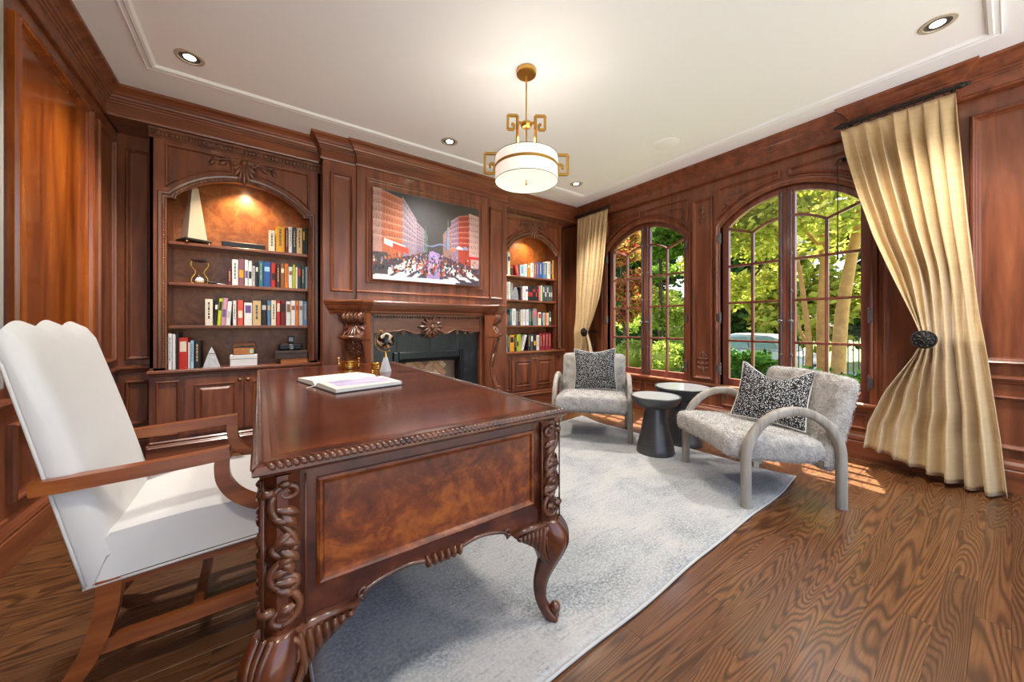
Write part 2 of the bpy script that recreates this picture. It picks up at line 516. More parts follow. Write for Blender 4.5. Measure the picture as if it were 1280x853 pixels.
# window ornaments (carved appliques on the panelling)
def applique(parent, P, cx, cz, s, kind):
    mb = MB()
    if kind == 'corner':
        sx = 1 if s > 0 else -1; k = abs(s)
        for pts in (spiral(cx, cz, .028 * k, .006 * k, pi, -1.1 * sx if sx > 0 else 1.1), ):
            carve(mb, P, pts, .007, .004)
        carve(mb, P, bez((cx, cz + .03 * k), (cx + sx * .05 * k, cz + .06 * k), (cx + sx * .09 * k, cz + .01 * k), (cx + sx * .15 * k, cz + .045 * k)), .008, .004)
        carve(mb, P, bez((cx - sx * .02 * k, cz + .01 * k), (cx - sx * .05 * k, cz - .03 * k), (cx + sx * .01 * k, cz - .06 * k), (cx - sx * .02 * k, cz - .11 * k)), .008, .004)
        for i in range(4): leaf(mb, P, cx + sx * (.03 + .035 * i) * k, cz + .03 * k, pi / 2 * (.6 + .3 * (i % 2)) if sx > 0 else pi - pi / 2 * (.6 + .3 * (i % 2)), .035 * k, .009 * k)
        for i in range(3): leaf(mb, P, cx - sx * .015 * k, cz - (.02 + .03 * i) * k, -pi / 2 + sx * .7 * (1 if i % 2 else -1), .03 * k, .008 * k)
    else:
        f = 1 if kind == 'top' else -1
        for sx in (1, -1):
            carve(mb, P, spiral(cx + sx * .022 * s, cz + f * .05 * s, .03 * s, .006 * s, pi / 2, 1.2 * sx), .007, .004)
            carve(mb, P, bez((cx, cz - f * .11 * s), (cx + sx * .04 * s, cz - f * .08 * s), (cx + sx * .06 * s, cz - f * .02 * s), (cx + sx * .012 * s, cz + f * .02 * s)), .006, .006)
            for i in range(3): leaf(mb, P, cx + sx * .01 * s, cz + f * (.06 - .05 * i) * s, pi / 2 - sx * (1.0 + .2 * i), .05 * s, .011 * s)
        leaf(mb, P, cx, cz + f * .03 * s, f * pi / 2, .09 * s, .016 * s, .018)
        leaf(mb, P, cx, cz - f * .03 * s, -f * pi / 2, .09 * s, .012 * s, .014)
        mb.sphere(P(cx, cz, .004), .014 * s, 8, 6)
    return mb.build('carved_applique', 'carve', parent, smooth=True, world=True)
P = PR(XR)
applique(wr, P, 1.972, 2.29, .95, 'top'); applique(wr, P, 1.972, .66, 1.15, 'bottom')
applique(wr, P, .44, .70, 1.1, 'bottom'); applique(wr, P, 3.55, .70, 1.1, 'bottom')
for c in WC:
    applique(wr, P, c + .50, 2.40, -1.0, 'corner'); applique(wr, P, c - .50, 2.40, 1.0, 'corner')

# windows -----------------------------------------------------------
def glass_mat():
    M = Mat('window_glass'); nt = M.nt
    tr = M.n('ShaderNodeBsdfTransparent'); gl = M.n('ShaderNodeBsdfGlossy'); gl.inputs['Roughness'].default_value = .02
    lw = M.n('ShaderNodeLayerWeight'); lw.inputs['Blend'].default_value = .5
    pw = M.n('ShaderNodeMath', operation='POWER'); M.l(lw.outputs['Facing'], pw.inputs[0]); pw.inputs[1].default_value = 4.0
    fr = M.n('ShaderNodeMath', operation='MULTIPLY_ADD'); M.l(pw.outputs[0], fr.inputs[0]); fr.inputs[1].default_value = .35; fr.inputs[2].default_value = .02
    mx = M.n('ShaderNodeMixShader'); M.l(fr.outputs[0], mx.inputs[0]); M.l(tr.outputs[0], mx.inputs[1]); M.l(gl.outputs[0], mx.inputs[2])
    M.l(mx.outputs[0], nt.nodes['Material Output'].inputs[0]); return M.m
MT['glass'] = glass_mat()
XS = 4.03
def window(idx, c, label):
    w = thing('window_%d' % idx, label, None, (XS, c, WZ0)); tag(w, kind='structure')
    P = PR(XS)                                   # d>0 towards the room
    # casing moulding on the wall face
    path = [(c - WH, WZ0)] + arch_pts(c, AR)[::-1] + [(c + WH, WZ0)]
    MB().sweep(PR(XR), path, [(0, -.05), (0, .012), (.010, .018), (.020, .014), (.030, .022), (.044, .024), (.052, .012), (.055, 0)]).build('casing', 'woodz', w, smooth=30, world=True)
    for sgn in (1, -1):
        Q = lambda r, z, d: (XS - d, c + sgn * r, z)
        g = MB()
        gi, go, zb = .065, .505, .52; rg = AR - .05
        n = 14
        top_out = [(WH * i / n, AZ + sqrt(AR * AR - (WH * i / n) ** 2)) for i in range(n + 1)]
        gl_top = [(gi + (go - gi) * i / n, AZ + sqrt(rg * rg - (gi + (go - gi) * i / n) ** 2)) for i in range(n + 1)]
        # stiles, bottom rail and arched top rail of the leaf
        g.prism([(.003, WZ0), (gi, WZ0), (gi, gl_top[0][1]), (.003, gl_top[0][1])], Q, -.045, 0)
        g.prism([(go, WZ0), (WH - .004, WZ0), (WH - .004, gl_top[-1][1]), (go, gl_top[-1][1])], Q, -.045, 0)
        g.prism([(gi, WZ0), (go, WZ0), (go, zb), (gi, zb)], Q, -.045, 0)
        g.prism([(.003, gl_top[0][1])] + gl_top + [(WH - .004, gl_top[-1][1])] + [(min(a, WH - .004), b - .002) for a, b in top_out[::-1][:-1]] + [(.003, top_out[0][1] - .002)], Q, -.045, 0)
        leafo = g.build('casement', 'sashwood', w, world=True)
        def mun(pts, wd=.011):
            mb = MB(); L = offset(pts, wd, False); Rr = offset(pts, -wd, False)
            mb.prism(L + Rr[::-1], Q, -.036, -.004)
            L2 = offset(pts, wd * .45, False); R2 = offset(pts, -wd * .45, False)
            mb.prism(L2 + R2[::-1], Q, -.004, .003)
            o = mb.build('muntin', 'sashwood', leafo); o.parent = leafo; o.matrix_parent_inverse = Matrix.Identity(4)
            return o
        rm = .287; rows = [.92, 1.315, 1.70]
        mun([(rm, zb), (rm, 2.015)])
        for z in rows: mun([(gi, z), (go, z)])
        inner = bez((gi, 2.105), (gi + .07, 2.10), (rm - .08, 2.07), (rm, 2.015), 8)
        outer = [(rm, 2.015), (go, 2.10)]
        mun(inner); mun(outer)
        zs = [zb] + rows
        def pane(poly):
            o = MB().prism(poly, Q, -.024, -.020).build('pane', 'glass', leafo); o.matrix_parent_inverse = Matrix.Identity(4)
        for (a0, a1) in ((gi, rm), (rm, go)):
            for i in range(3): pane(rect(a0, zs[i], a1, zs[i + 1]))
        pane([(gi, 1.70), (rm, 1.70)] + inner[::-1]); pane([(rm, 1.70), (go, 1.70), (go, 2.10), (rm, 2.015)])
        pane(inner + [(go, 2.10)] + gl_top[::-1])
        # cremone bolt on the meeting stile
        b = MB(); rr = .038
        b.tube([Q(rr, .47, .012), Q(rr, 2.34, .012)], .007, 8)
        for z in (.50, .80, 1.40, 1.75, 2.10, 2.31): b.box(*[f(p) for f in (min, ) for p in ()]) if False else b.sphere(Q(rr, z, .010), (.012, .014, .022), 8, 6)
        b.prism(rect(rr - .013, 1.03, rr + .013, 1.21), Q, 0, .008)
        bo = b.build('cremone_bolt', 'steel', leafo, smooth=40); bo.matrix_parent_inverse = Matrix.Identity(4)
        k = MB(); k.sphere(Q(rr, 1.12, .035), (.018, .026, .018), 10, 8); k.tube([Q(rr, 1.12, .0), Q(rr, 1.12, .03)], .008, 8)
        ko = k.build('knob', 'steel', leafo, smooth=True); ko.matrix_parent_inverse = Matrix.Identity(4)
        for z in (.62, 1.16, 2.00):
            hmb = MB(); hmb.tube([Q(WH - .004, z - .045, .058), Q(WH - .004, z + .045, .058)], .008, 8)
            hmb.prism(rect(WH - .004, z - .04, WH + .022, z + .04), lambda r, zz, d: (XR - d, c + sgn * r, zz), 0, .028)
            hmb.sphere(Q(WH - .004, z + .055, .058), .008, 8, 6); hmb.sphere(Q(WH - .004, z - .055, .058), .008, 8, 6)
            ho = hmb.build('hinge', 'steel', leafo, smooth=40); ho.matrix_parent_inverse = Matrix.Identity(4)
        for ch in leafo.children: ch.matrix_parent_inverse = Matrix.Identity(4)
    MB().box(XS - .004, c - WH, WZ0 - .03, XS + .14, c + WH, WZ0).build('sill', 'sashwood', w, world=True)
    return w
window(1, WC[0], 'arched wooden casement window between the left curtain and the carved pilaster')
window(2, WC[1], 'arched wooden casement window behind the near fleece armchair')
# ================================================================== BOOKCASES
FYB = 3.87            # face plane of the bookcases
def acanthus(mb, P, cx, cz, s=1.0):
    """hanging acanthus cartouche with spread wings"""
    for i, a in enumerate((-2.5, -2.1, -1.8, -1.57, -1.34, -1.04, -.64)):
        leaf(mb, P, cx, cz + .03 * s, a, (.085 + .02 * (3 - abs(i - 3))) * s, .017 * s, (.020 + .006 * (3 - abs(i - 3))) * s)
    for sx in (1, -1):
        carve(mb, P, bez((cx, cz + .02 * s), (cx + sx * .05 * s, cz + .085 * s), (cx + sx * .09 * s, cz + .01 * s), (cx + sx * .17 * s, cz + .05 * s)), .014 * s, .005 * s, .006)
        for i in range(5):
            leaf(mb, P, cx + sx * (.025 + .03 * i) * s, cz + .03 * s, (pi / 2 - sx * (.5 + .25 * i)) + (0 if i % 2 else -sx * 1.2), .05 * s, .014 * s, .016 * s)
        carve(mb, P, spiral(cx + sx * .035 * s, cz + .03 * s, .028 * s, .005 * s, pi / 2, 1.3 * sx), .009 * s, .005 * s, .012)
    mb.sphere(P(cx, cz + .035 * s, .02), (.02 * s, .02 * s, .02 * s), 10, 8)
def bead_run(mb, P, a0, a1, z, step=.021, r=(.008, .009, .012)):
    n = max(1, int(abs(a1 - a0) / step))
    for i in range(n):
        a = a0 + (a1 - a0) * (i + .5) / n
        p = P(a, z, .004); q = P(a + .001, z, .004)
        rr = r if i % 3 else (r[0] * .6, r[1] * .9, r[2] * 1.05)
        mb.sphere(p, rr, 6, 5)
def bookcase(x0, x1, label, light_power):
    t = thing('bookcase', label, 'bookcase', ((x0 + x1) / 2, FYB, 0))
    P = PB(FYB); c = (x0 + x1) / 2; o0, o1 = x0 + .10, x1 - .10
    zt = 2.63; e = 1e-3
    b = MB()                                          # carcass: sides, back board, inner ceiling
    b.box(x0 + e, FYB, 0, x0 + .022, YB - e, zt - e); b.box(x1 - .022, FYB, 0, x1 - e, YB - e, zt - e)
    b.box(x0 + .022, FYB + .02, 2.36, x1 - .022, YB - e, 2.40)
    b.box(x0 + .022, FYB + .02, .02, x1 - .022, YB - e, .05)
    b.box(o0 - .012, FYB + .02, .727, o0, YB - .02, 2.36); b.box(o1, FYB + .02, .727, o1 + .012, YB - .02, 2.36)
    b.build('carcass', 'woodz', t, world=True)
    MB().box(x0 + .022, YB - .02, .05, x1 - .022, YB - .002, 2.36).build('back_board', 'shelfback', t, world=True)
    # face frame with shouldered arch
    n = 18; aw = (o1 - o0) / 2 - .055; sag = .195; R = (aw * aw + sag * sag) / (2 * sag); zc = 2.31 - R
    arch = [(c - aw + 2 * aw * i / n, zc + sqrt(R * R - (-aw + 2 * aw * i / n) ** 2)) for i in range(n + 1)]
    path = [(o0, .745), (o0, 2.085), (o0 + .055, 2.085)] + arch + [(o1 - .055, 2.085), (o1, 2.085), (o1, .745)]
    f = MB()
    f.prism([(x0, .745), (o0, .745), (o0, zt), (x0, zt)], P, -.02, 0); f.prism([(o1, .745), (x1, .745), (x1, zt), (o1, zt)], P, -.02, 0)
    f.prism(path[1:-1] + [(o1, zt), (o0, zt)], P, -.02, 0)
    f.build('face_frame', 'woodz', t, world=True)
    MB().sweep(P, path, [(0, -.02), (0, .010), (.008, .016), (.014, .010), (.024, .012), (.032, .022), (.046, .026), (.054, .012), (.056, 0)]).build('arch_moulding', 'carve', t, smooth=35, world=True)
    rb = MB()
    for xx in (o0 - .018, o1 + .018):
        k = 62
        for i in range(k):
            z = .80 + (2.05 - .80) * i / k
            rb.sphere(P(xx, z, .012), (.006, .006, .011), 6, 4)
    for i in range(n * 2):
        aa = arch[i // 2]; bb = arch[i // 2 + 1]; q = ((aa[0] + bb[0]) / 2, (aa[1] + bb[1]) / 2) if i % 2 else aa
        rb.sphere(P(q[0], q[1] + .018, .012), (.008, .006, .007), 6, 4)
    tag(rb.build('rope_bead', 'carve', t, smooth=True, world=True), kind='stuff')
    # spandrel panels
    for sgn in (1, -1):
        xs = [c + sgn * (.075 + (aw + .062 - .075) * i / 10) for i in range(11)]
        r2 = R + .085
        bot = [(x, zc + sqrt(max(r2 * r2 - (x - c) ** 2, 0))) for x in xs]
        bot = [(a, min(bb, 2.465)) for a, bb in bot]
        poly = bot + [(xs[-1], 2.515), (xs[0], 2.515)]
        if sgn < 0: poly = poly[::-1]
        MB().panel(P, poly, [(0, 0), (0, .016), (.005, .023), (.011, .022), (.015, .008), (.020, .001)]).build('spandrel_panel', 'woodz', t, world=True)
    ac = MB(); acanthus(ac, P, c, 2.435, 1.38); ac.build('acanthus_carving', 'carve', t, smooth=True, world=True)
    # carved moulding below the crown
    e0 = -.02 if x0 < 1 else .0; e1 = .0 if x0 < 1 else .02
    cm = MB()
    cm.sweep(P, [(x1, 2.545), (x0, 2.545)], [(0, 0), (0, .006), (-.012, .012), (-.02, .020), (-.05, .020), (-.06, .030), (-.075, .032), (-.08, .0)])
    bead_run(cm, lambda a, z, d: P(a, z, d + .02), x0 + .012, x1 - .012, 2.580, .027, (.0115, .015, .017))
    cm.build('carved_moulding', 'carve', t, smooth=35, world=True)
    # shelves and counter
    for z in (1.08, 1.43, 1.76):
        MB().cbox(o0 + e, FYB + .035, z - .026, o1 - e, YB - .021, z, .004).build('shelf', 'woodx', t, world=True)
    k = MB().cbox(x0 - .012 if x0 < 1 else x0 + e, FYB - .05, .700, x1 - e if x0 < 1 else x1 + .012, YB - .022, .727, .006)
    k.cbox(x0 - .002 if x0 < 1 else x0 + e, FYB - .035, .678, x1 - e if x0 < 1 else x1 + .002, FYB + .05, .700, .008)
    k.build('counter', 'woodx', t, world=True)
    # cabinet below
    Pc = PB(FYB - .01)
    cf = MB(); cf.box(x0 + e, FYB - .01, .15, x1 - e, FYB + .02, .679)
    cf.build('cabinet_frame', 'woodz', t, world=True)
    pl = MB().cbox(x0 - .015 if x0 < 1 else x0 + e, FYB - .045, 0, x1 - e if x0 < 1 else x1 + .015, FYB + .02, .15, .004)
    pl.cbox(x0 - .008 if x0 < 1 else x0 + e, FYB - .032, .15, x1 - e if x0 < 1 else x1 + .008, FYB, .172, .01)
    pl.cbox(x0 - .012 if x0 < 1 else x0 + e, FYB - .055, .118, x1 - e if x0 < 1 else x1 + .012, FYB - .02, .140, .008)
    pl.build('plinth', 'woodx', t, world=True)
    dw = min(.378, (x1 - x0) / 2 - .19)
    for sgn in (-1, 1):
        a0, a1 = (c - dw, c - .003) if sgn < 0 else (c + .003, c + dw)
        d = MB(); d.prism(rect(a0, .20, a1, .655), Pc, 0, .016)
        d.panel(lambda a, z, h: Pc(a, z, h + .016), rect(a0 + .055, .255, a1 - .055, .60), [(0, 0), (0, .006), (.006, .009), (.014, .002), (.018, -.002), (.03, -.002), (.05, .012), (.054, .012)])
        dob = d.build('door', 'woodz', t, world=True)
        kx = c + sgn * .028
        kb = MB(); pos = Pc(kx, .615, .016)
        kb.lathe([(.003, 0), (.012, 0), (.012, .003), (.006, .006), (.006, .014), (.014, .020), (.016, .026), (.012, .032), (.002, .034)], 14)
        ko = kb.build('knob', 'antbrass', dob, smooth=True)
        ko.matrix_parent_inverse = Matrix.Identity(4)
        ko.location = Vector(pos); ko.rotation_euler = (pi / 2, 0, 0)
        for z in (.27, .58):
            hb = MB().tube([Pc(c + sgn * (dw + .004), z - .02, .018), Pc(c + sgn * (dw + .004), z + .02, .018)], .004, 6)
            ho = hb.build('hinge', 'antbrass', dob); ho.matrix_parent_inverse = Matrix.Identity(4)
        q0 = x0 + .04 if sgn < 0 else c + dw + .035
        q1 = c - dw - .035 if sgn < 0 else x1 - .04
        MB().panel(Pc, rect(q0, .21, q1, .64), [(0, 0), (0, .014), (.006, .019), (.011, .017), (.015, .004), (.02, .001)]).build('pilaster_panel', 'woodz', t, world=True)
    # puck light set in the arch
    puck = MB().lathe([(.002, -.001), (.030, -.001), (.034, .008), (.034, .012), (.002, .012)], 16, (c, FYB + .10, 2.35)).build('puck_light', 'lamp_warm', t, smooth=True, world=True)
    ld = bpy.data.lights.new('puck_beam', 'SPOT'); ld.energy = light_power; ld.color = (1, .72, .42); ld.spot_size = radians(125); ld.spot_blend = .7; ld.shadow_soft_size = .03
    lo = bpy.data.objects.new('puck_beam', ld); COL.objects.link(lo); lo.parent = t; lo.location = (0, .10, 2.335); lo.rotation_euler = (radians(14), 0, 0)
    return t
def emis(name, col, strength):
    M = Mat(name); M.b.inputs['Emission Color'].default_value = lin(col); M.b.inputs['Emission Strength'].default_value = strength
    M.b.inputs['Base Color'].default_value = lin(col); return M.m
MT['lamp_warm'] = emis('warm_lamp', '#ffd9a0', 9)
bookcase(-.70, .475, 'tall built-in bookcase with arched top beside the desk chair, obelisk on top shelf', 20)
bookcase(2.545, 3.67, 'tall built-in bookcase with arched top in the corner beside the left curtain', 14)

# ================================================================== CHIMNEY BREAST AND MANTEL
CX = 1.51
br = MB()
fh, fz0, fz1 = .40, .10, .78
br.box(.475, 3.70, 0, CX - fh, YB - .001, 2.63); br.box(CX + fh, 3.70, 0, 2.545, YB - .001, 2.63)
br.box(CX - fh, 3.70, fz1, CX + fh, YB - .001, 2.63); br.box(CX - fh, 3.70, 0, CX + fh, YB - .001, fz0)
br.box(.765, 3.67, 1.325, 2.255, 3.70, 2.63)
brs = struct(br.build('wall_chimney', 'woodz'), 'panelled chimney breast above the fireplace')
P = PB(3.70)
for a0, a1 in ((.535, .735), (2.285, 2.485)):
    add_panel(brs, P, rect(a0, 1.40, a1, 2.525))
add_panel(brs, PB(3.67), rect(.845, 1.50, 2.165, 2.535), [(0, 0), (0, .012), (.008, .018), (.016, .016), (.024, .004), (.034, .001)])
MB().sweep(PB(3.67), [(2.255, 1.40), (.765, 1.40)], [(0, 0), (0, .010), (-.012, .016), (-.022, .008), (-.026, 0)]).build('rail', 'woodx', brs, world=True)

mt = thing('fireplace_mantel', 'carved cherry wood mantelpiece with canted corbels around the black fireplace', 'mantelpiece', (CX, 3.70, 0))
def plan(g):                                   # shelf outline, shrunk by g
    h = [(-1.03 + g * .6, 3.699), (-.745, 3.43 + g * 1.3), (-.62 - g * .2, 3.555 + g * 1.0), (.62 + g * .2, 3.555 + g * 1.0), (.745, 3.43 + g * 1.3), (1.03 - g * .6, 3.699)]
    return [(CX + a, b) for a, b in h]
def stack(mb, levels):
    mb.loft([[(a, b, z) for a, b in plan(g)] for g, z in levels])
sh = MB()
stack(sh, [(.004, 1.292), (0, 1.297), (0, 1.312), (.004, 1.318)])
sh.build('mantel_shelf', 'woodx', mt, world=True)
sh = MB()
stack(sh, [(.085, 1.185), (.080, 1.200), (.070, 1.205), (.066, 1.222), (.050, 1.232), (.034, 1.250), (.024, 1.268), (.022, 1.275), (.012, 1.280), (.012, 1.2915)])
sh.build('bed_moulding', 'woodx', mt, world=True)
# frieze with carved lower edge
fy = 3.635
edge = [(-.62, 1.005), (-.50, 1.005), (-.47, .985), (-.44, 1.010), (-.36, 1.018), (-.30, 1.03), (-.24, 1.01), (-.18, .985), (-.10, .990), (0, .94),
        (.10, .990), (.18, .985), (.24, 1.01), (.30, 1.03), (.36, 1.018), (.44, 1.010), (.47, .985), (.50, 1.005), (.62, 1.005)]
fr = MB(); fr.prism([(CX + a, b) for a, b in edge] + [(CX + .62, 1.19), (CX - .62, 1.19)], PB(fy), -.062, 0)
fro = fr.build('frieze', 'woodx', mt, world=True)
ed = MB(); ed.tube([PB(fy)(CX + a, b + .004, .004) for a, b in cat_spline(edge[1:-1], 4)], .008, 6)
for sx in (1, -1):
    for k in (.30, .40, .47): carve(ed, PB(fy), spiral(CX + sx * k, 1.005, .022, .004, -pi / 2, 1.1 * sx), .007, .004, .006)
eo = ed.build('carved_edge', 'carve', fro, smooth=True); eo.matrix_parent_inverse = Matrix.Identity(4)
cmb = MB(); bead_run(cmb, PB(fy - .004), CX - .60, CX + .60, 1.165, .027, (.012, .013, .014))
cmb.box(CX - .62, fy - .012, 1.176, CX + .62, fy + .01, 1.187); cmb.box(CX - .62, fy - .010, 1.146, CX + .62, fy + .01, 1.153)
o = cmb.build('carved_moulding', 'carve', fro, smooth=30); o.matrix_parent_inverse = Matrix.Identity(4)
ca = MB(); Pq = PB(fy - .004)
for i in range(14):
    a = 2 * pi * i / 14; leaf(ca, Pq, CX + .02 * cos(a), 1.065 + .02 * sin(a), a, (.075 + .02 * (i % 2)) * (1 + .45 * abs(cos(a))), .022, .032)
for sx in (1, -1):
    carve(ca, Pq, spiral(CX + sx * .05, 1.09, .045, .008, pi / 2, 1.4 * sx), .013, .007, .014)
    carve(ca, Pq, spiral(CX + sx * .045, 1.02, .035, .006, -pi / 2, -1.3 * sx), .011, .006, .014)
    carve(ca, Pq, bez((CX, .955), (CX + sx * .06, .98), (CX + sx * .09, 1.03), (CX + sx * .13, 1.075)), .012, .006, .008)
ca.sphere(Pq(CX, 1.06, .03), (.025, .02, .03), 10, 8)
o = ca.build('cartouche', 'carve', fro, smooth=True); o.matrix_parent_inverse = Matrix.Identity(4)
# jambs
for sx in (-1, 1):
    j = MB(); xa, xb = sorted((CX + sx * .60, CX + sx * .715))
    j.cbox(xa, fy, 0, xb, 3.699, 1.19, .003)
    a, b2 = sorted((CX + sx * .60, CX + sx * .635)); j.cbox(a, fy - .012, 0, b2, fy + .01, 1.19, .004)
    j.build('jamb', 'woodz', mt, world=True)
# canted corbels: S profile extruded across the diagonal
prof = [(1.20, -.03), (1.19, -.036), (1.16, -.022), (1.125, -.040), (1.09, -.066), (1.04, -.052), (1.00, -.018), (.975, 0), (.955, 0), (.945, -.022), (.90, -.036), (.86, -.048), (.735, -.078), (.615, -.096), (.50, -.084), (.40, -.05), (.337, -.018), (.29, -.004), (.22, -.004), (.2, .012), (.0, .012)]
def S(z):
    for (z1, a), (z0, b) in zip(prof, prof[1:]):
        if z0 <= z <= z1: return b + (a - b) * (z - z0) / (z1 - z0)
    return 0
for sx in (-1, 1):
    t = Vector((-sx * .7071, -.7071)) ; nn = Vector((sx * .7071, -.7071))       # along the face, out of the face
    p1 = Vector((CX + sx * .90, 3.60)); wd = .20
    def C(a, z, d): q = p1 + t * a + nn * d; return (q.x, q.y, z)
    zz = [p[0] for p in prof]
    rings = []
    body = MB()
    zs = [1.20 - 1.20 * i / 60 for i in range(61)]
    for z in zs:
        s_ = S(z) - .01
        depth = -.17
        rings.append([C(0, z, depth + .10), C(0, z, s_ - .01), C(.012, z, s_), C(wd - .012, z, s_), C(wd, z, s_ - .01), C(wd, z, depth)])
    body.loft(rings)
    bo = body.build('corbel', 'woodz', mt, smooth=30, world=True)
    cv = MB()
    for k in range(5):                         # reeded top scroll
        a = .022 + .039 * k
        cv.tube([C(a, z, S(z) - .008 + .02 * sin(pi * (z - 1.10) / .10)) for z in [1.20 - .10 * i / 6 for i in range(7)]], [.014, .018, .021, .021, .020, .017, .010], 8)
    Pc2 = lambda a, z, d: C(a, z, S(z) - .012 + d)
    for k, a in enumerate((-2.6, -2.2, -1.87, -1.57, -1.27, -.94, -.54)):
        leaf(cv, Pc2, wd / 2, 1.10, a, .12 + .03 * (3 - abs(k - 3)) / 3, .022, .034)
    for s2 in (1, -1):
        carve(cv, Pc2, spiral(wd / 2 + s2 * .05, 1.06, .035, .006, pi / 2, 1.3 * s2), .012, .006, .012)
    cv.loft([[C(-.004, .985, S(.98) - .02), C(wd + .004, .985, S(.98) - .02), C(wd + .004, .985, .012), C(-.004, .985, .012)], [C(-.004, .95, S(.98) - .02), C(wd + .004, .95, S(.98) - .02), C(wd + .004, .95, .012), C(-.004, .95, .012)]])
    for i in range(12):                        # rosette below the band
        a = 2 * pi * i / 12; leaf(cv, Pc2, wd / 2 + .012 * cos(a), .86 + .012 * sin(a), a, .06 + .012 * (i % 2), .016, .022)
    cv.sphere(C(wd / 2, .86, S(.86)), (.018, .018, .018), 8, 6)
    cv.tube([Pc2(wd / 2 + .07 * cos(2 * pi * i / 20), .86 + .075 * sin(2 * pi * i / 20), .006) for i in range(20)], .008, 6, closed=True)
    for k, a in enumerate((-2.3, -1.9, -1.57, -1.24, -.84)): leaf(cv, Pc2, wd / 2, .74, a, .16, .022, .022)
    for s2 in (0, 1):                          # beaded edge following the S
        aa = .004 if s2 == 0 else wd - .004
        cv.tube([C(aa, z, S(z) - .004) for z in [.93 - .68 * i / 30 for i in range(31)]], [.006 + .003 * (i % 2) for i in range(31)], 6)
        carve(cv, Pc2, spiral(.05 if s2 == 0 else wd - .05, .31, .045, .008, pi / 2, 1.4 * (1 if s2 else -1)), .014, .007, .012)
    for a in (-.004, ) if False else (): pass
    o = cv.build('corbel_carving', 'carve', bo, smooth=True); o.matrix_parent_inverse = Matrix.Identity(4)
    bb = MB()                                  # band on the plain flank
    bb.loft([[C(wd - .002, z, .002), C(wd + .008, z, .002), C(wd + .008, z, -.16), C(wd - .002, z, -.16)] for z in (.95, .985)])
    o = bb.build('flank_band', 'woodz', bo); o.matrix_parent_inverse = Matrix.Identity(4)

# fireplace: black marble slabs, insert frame, firebox with herringbone brick
def marble_mat():
    M = Mat('black_marble', .38)
    a = M.noise(M.coords((1, 1, .6)), 9, 8, .65, 1.4); b = M.noise(M.coords(), 60, 4, .6)
    c = M.ramp(a, [(.38, '#0c0d0e'), (.55, '#141618'), (.66, '#2a2d30'), (.72, '#101113')])
    c = M.mix(c, '#33373a', M.ramp(b, [(.56, (0, 0, 0)), (.72, (.5, .5, .5))])); M.color(c); return M.m
MT['bmarble'] = marble_mat()
MT['insert'] = plain('black_steel_insert', '#26292c', .32, .6)
MT['firewall'] = plain('firebox_lining', '#3a332e', .8)
MT['mortar'] = plain('brick_mortar', '#8f7763', .9)
def brick_mat():
    M = Mat('peach_firebrick', .85)
    oi = M.n('ShaderNodeObjectInfo')
    c = M.ramp(oi.outputs['Random'], [(0, '#cf9a70'), (.4, '#e0b48a'), (.75, '#ecc8a2'), (1, '#d6a078')])
    c = M.mix(c, '#6b4a36', M.ramp(M.noise(M.coords(rnd=True), 30, 4), [(.5, (0, 0, 0)), (.8, (.5, .5, .5))])); M.color(c); return M.m
MT['firebrick'] = brick_mat()
fp = thing('fireplace', 'black marble fireplace with steel insert and peach herringbone brick inside', 'fireplace', (CX, 3.69, 0))
my = 3.688
for (a0, b0, a1, b1) in ((-.599, 0, -.36, .60), (-.599, .601, -.36, 1.05), (.36, 0, .599, .60), (.36, .601, .599, 1.05), (-.359, .765, -.001, 1.05), (.001, .765, .359, 1.05)):
    MB().cbox(CX + a0, my - .012, b0, CX + a1, 3.699, b1, .002).build('marble_slab', 'bmarble', fp, world=True)
ins = MB()
for (a0, b0, a1, b1) in ((-.40, .08, -.345, .80), (.345, .08, .40, .80), (-.345, .725, .345, .80), (-.345, .08, .345, .13)):
    ins.cbox(CX + a0, my - .04, b0, CX + a1, my + .01, b1, .006)
ins.build('insert_frame', 'insert', fp, world=True)
hood = MB().loft([[(CX - .34, my - .02, .735), (CX + .34, my - .02, .735), (CX + .34, my + .04, .735), (CX - .34, my + .04, .735)], [(CX - .34, my + .0, .690), (CX + .34, my + .0, .690), (CX + .34, my + .05, .69), (CX - .34, my + .05, .69)]])
hood.build('hood', 'insert', fp, world=True)
fb = MB()
fb.box(CX - .395, 3.72, .101, CX - .37, 4.10, .775); fb.box(CX + .37, 3.72, .101, CX + .395, 4.10, .775)
fb.box(CX - .37, 3.72, .105, CX + .37, 4.10, .125)
fbo = fb.build('firebox', 'firewall', fp, world=True)
bp = MB().box(CX - .37, 3.825, .125, CX + .37, 3.835, .77).build('brick_backing', 'mortar', fp, world=True)
bl, bw = .19, .062
bmesh_brick = MB().cbox(-bl / 2 + .003, -.008, -bw / 2 + .003, bl / 2 - .003, .008, bw / 2 - .003, .002).mesh('brick', 'firebrick')
# herringbone: keep the bricks whose centre falls inside the back panel
for i in range(-9, 10):
    for j in range(-9, 10):
        for k in (0, 1):
            # standard herringbone lattice in brick widths (3:1 bricks), turned by 45 degrees
            u = i * bw * 1 + j * bw * 3; v = i * bw * 1 - j * bw * 3
            if k == 0: uc, vc, rot = u + bl / 2, v + bw / 2, 0
            else: uc, vc, rot = u - bw / 2, v + bl / 2 , pi / 2
            x = (uc - vc) * .7071; z = (uc + vc) * .7071
            if abs(x) < .305 and .19 < z + .45 < .71:
                o = link('brick', bmesh_brick, bp); o.location = (CX + x, 3.819, z + .45); o.rotation_euler = (0, -(rot + pi / 4), 0); o.matrix_parent_inverse = Matrix.Identity(4)
hb = MB().cbox(.86, 3.36, 0, 2.16, 3.685, .03, .004)
tag(hb.build('hearth', 'bmarble', fp, world=True))
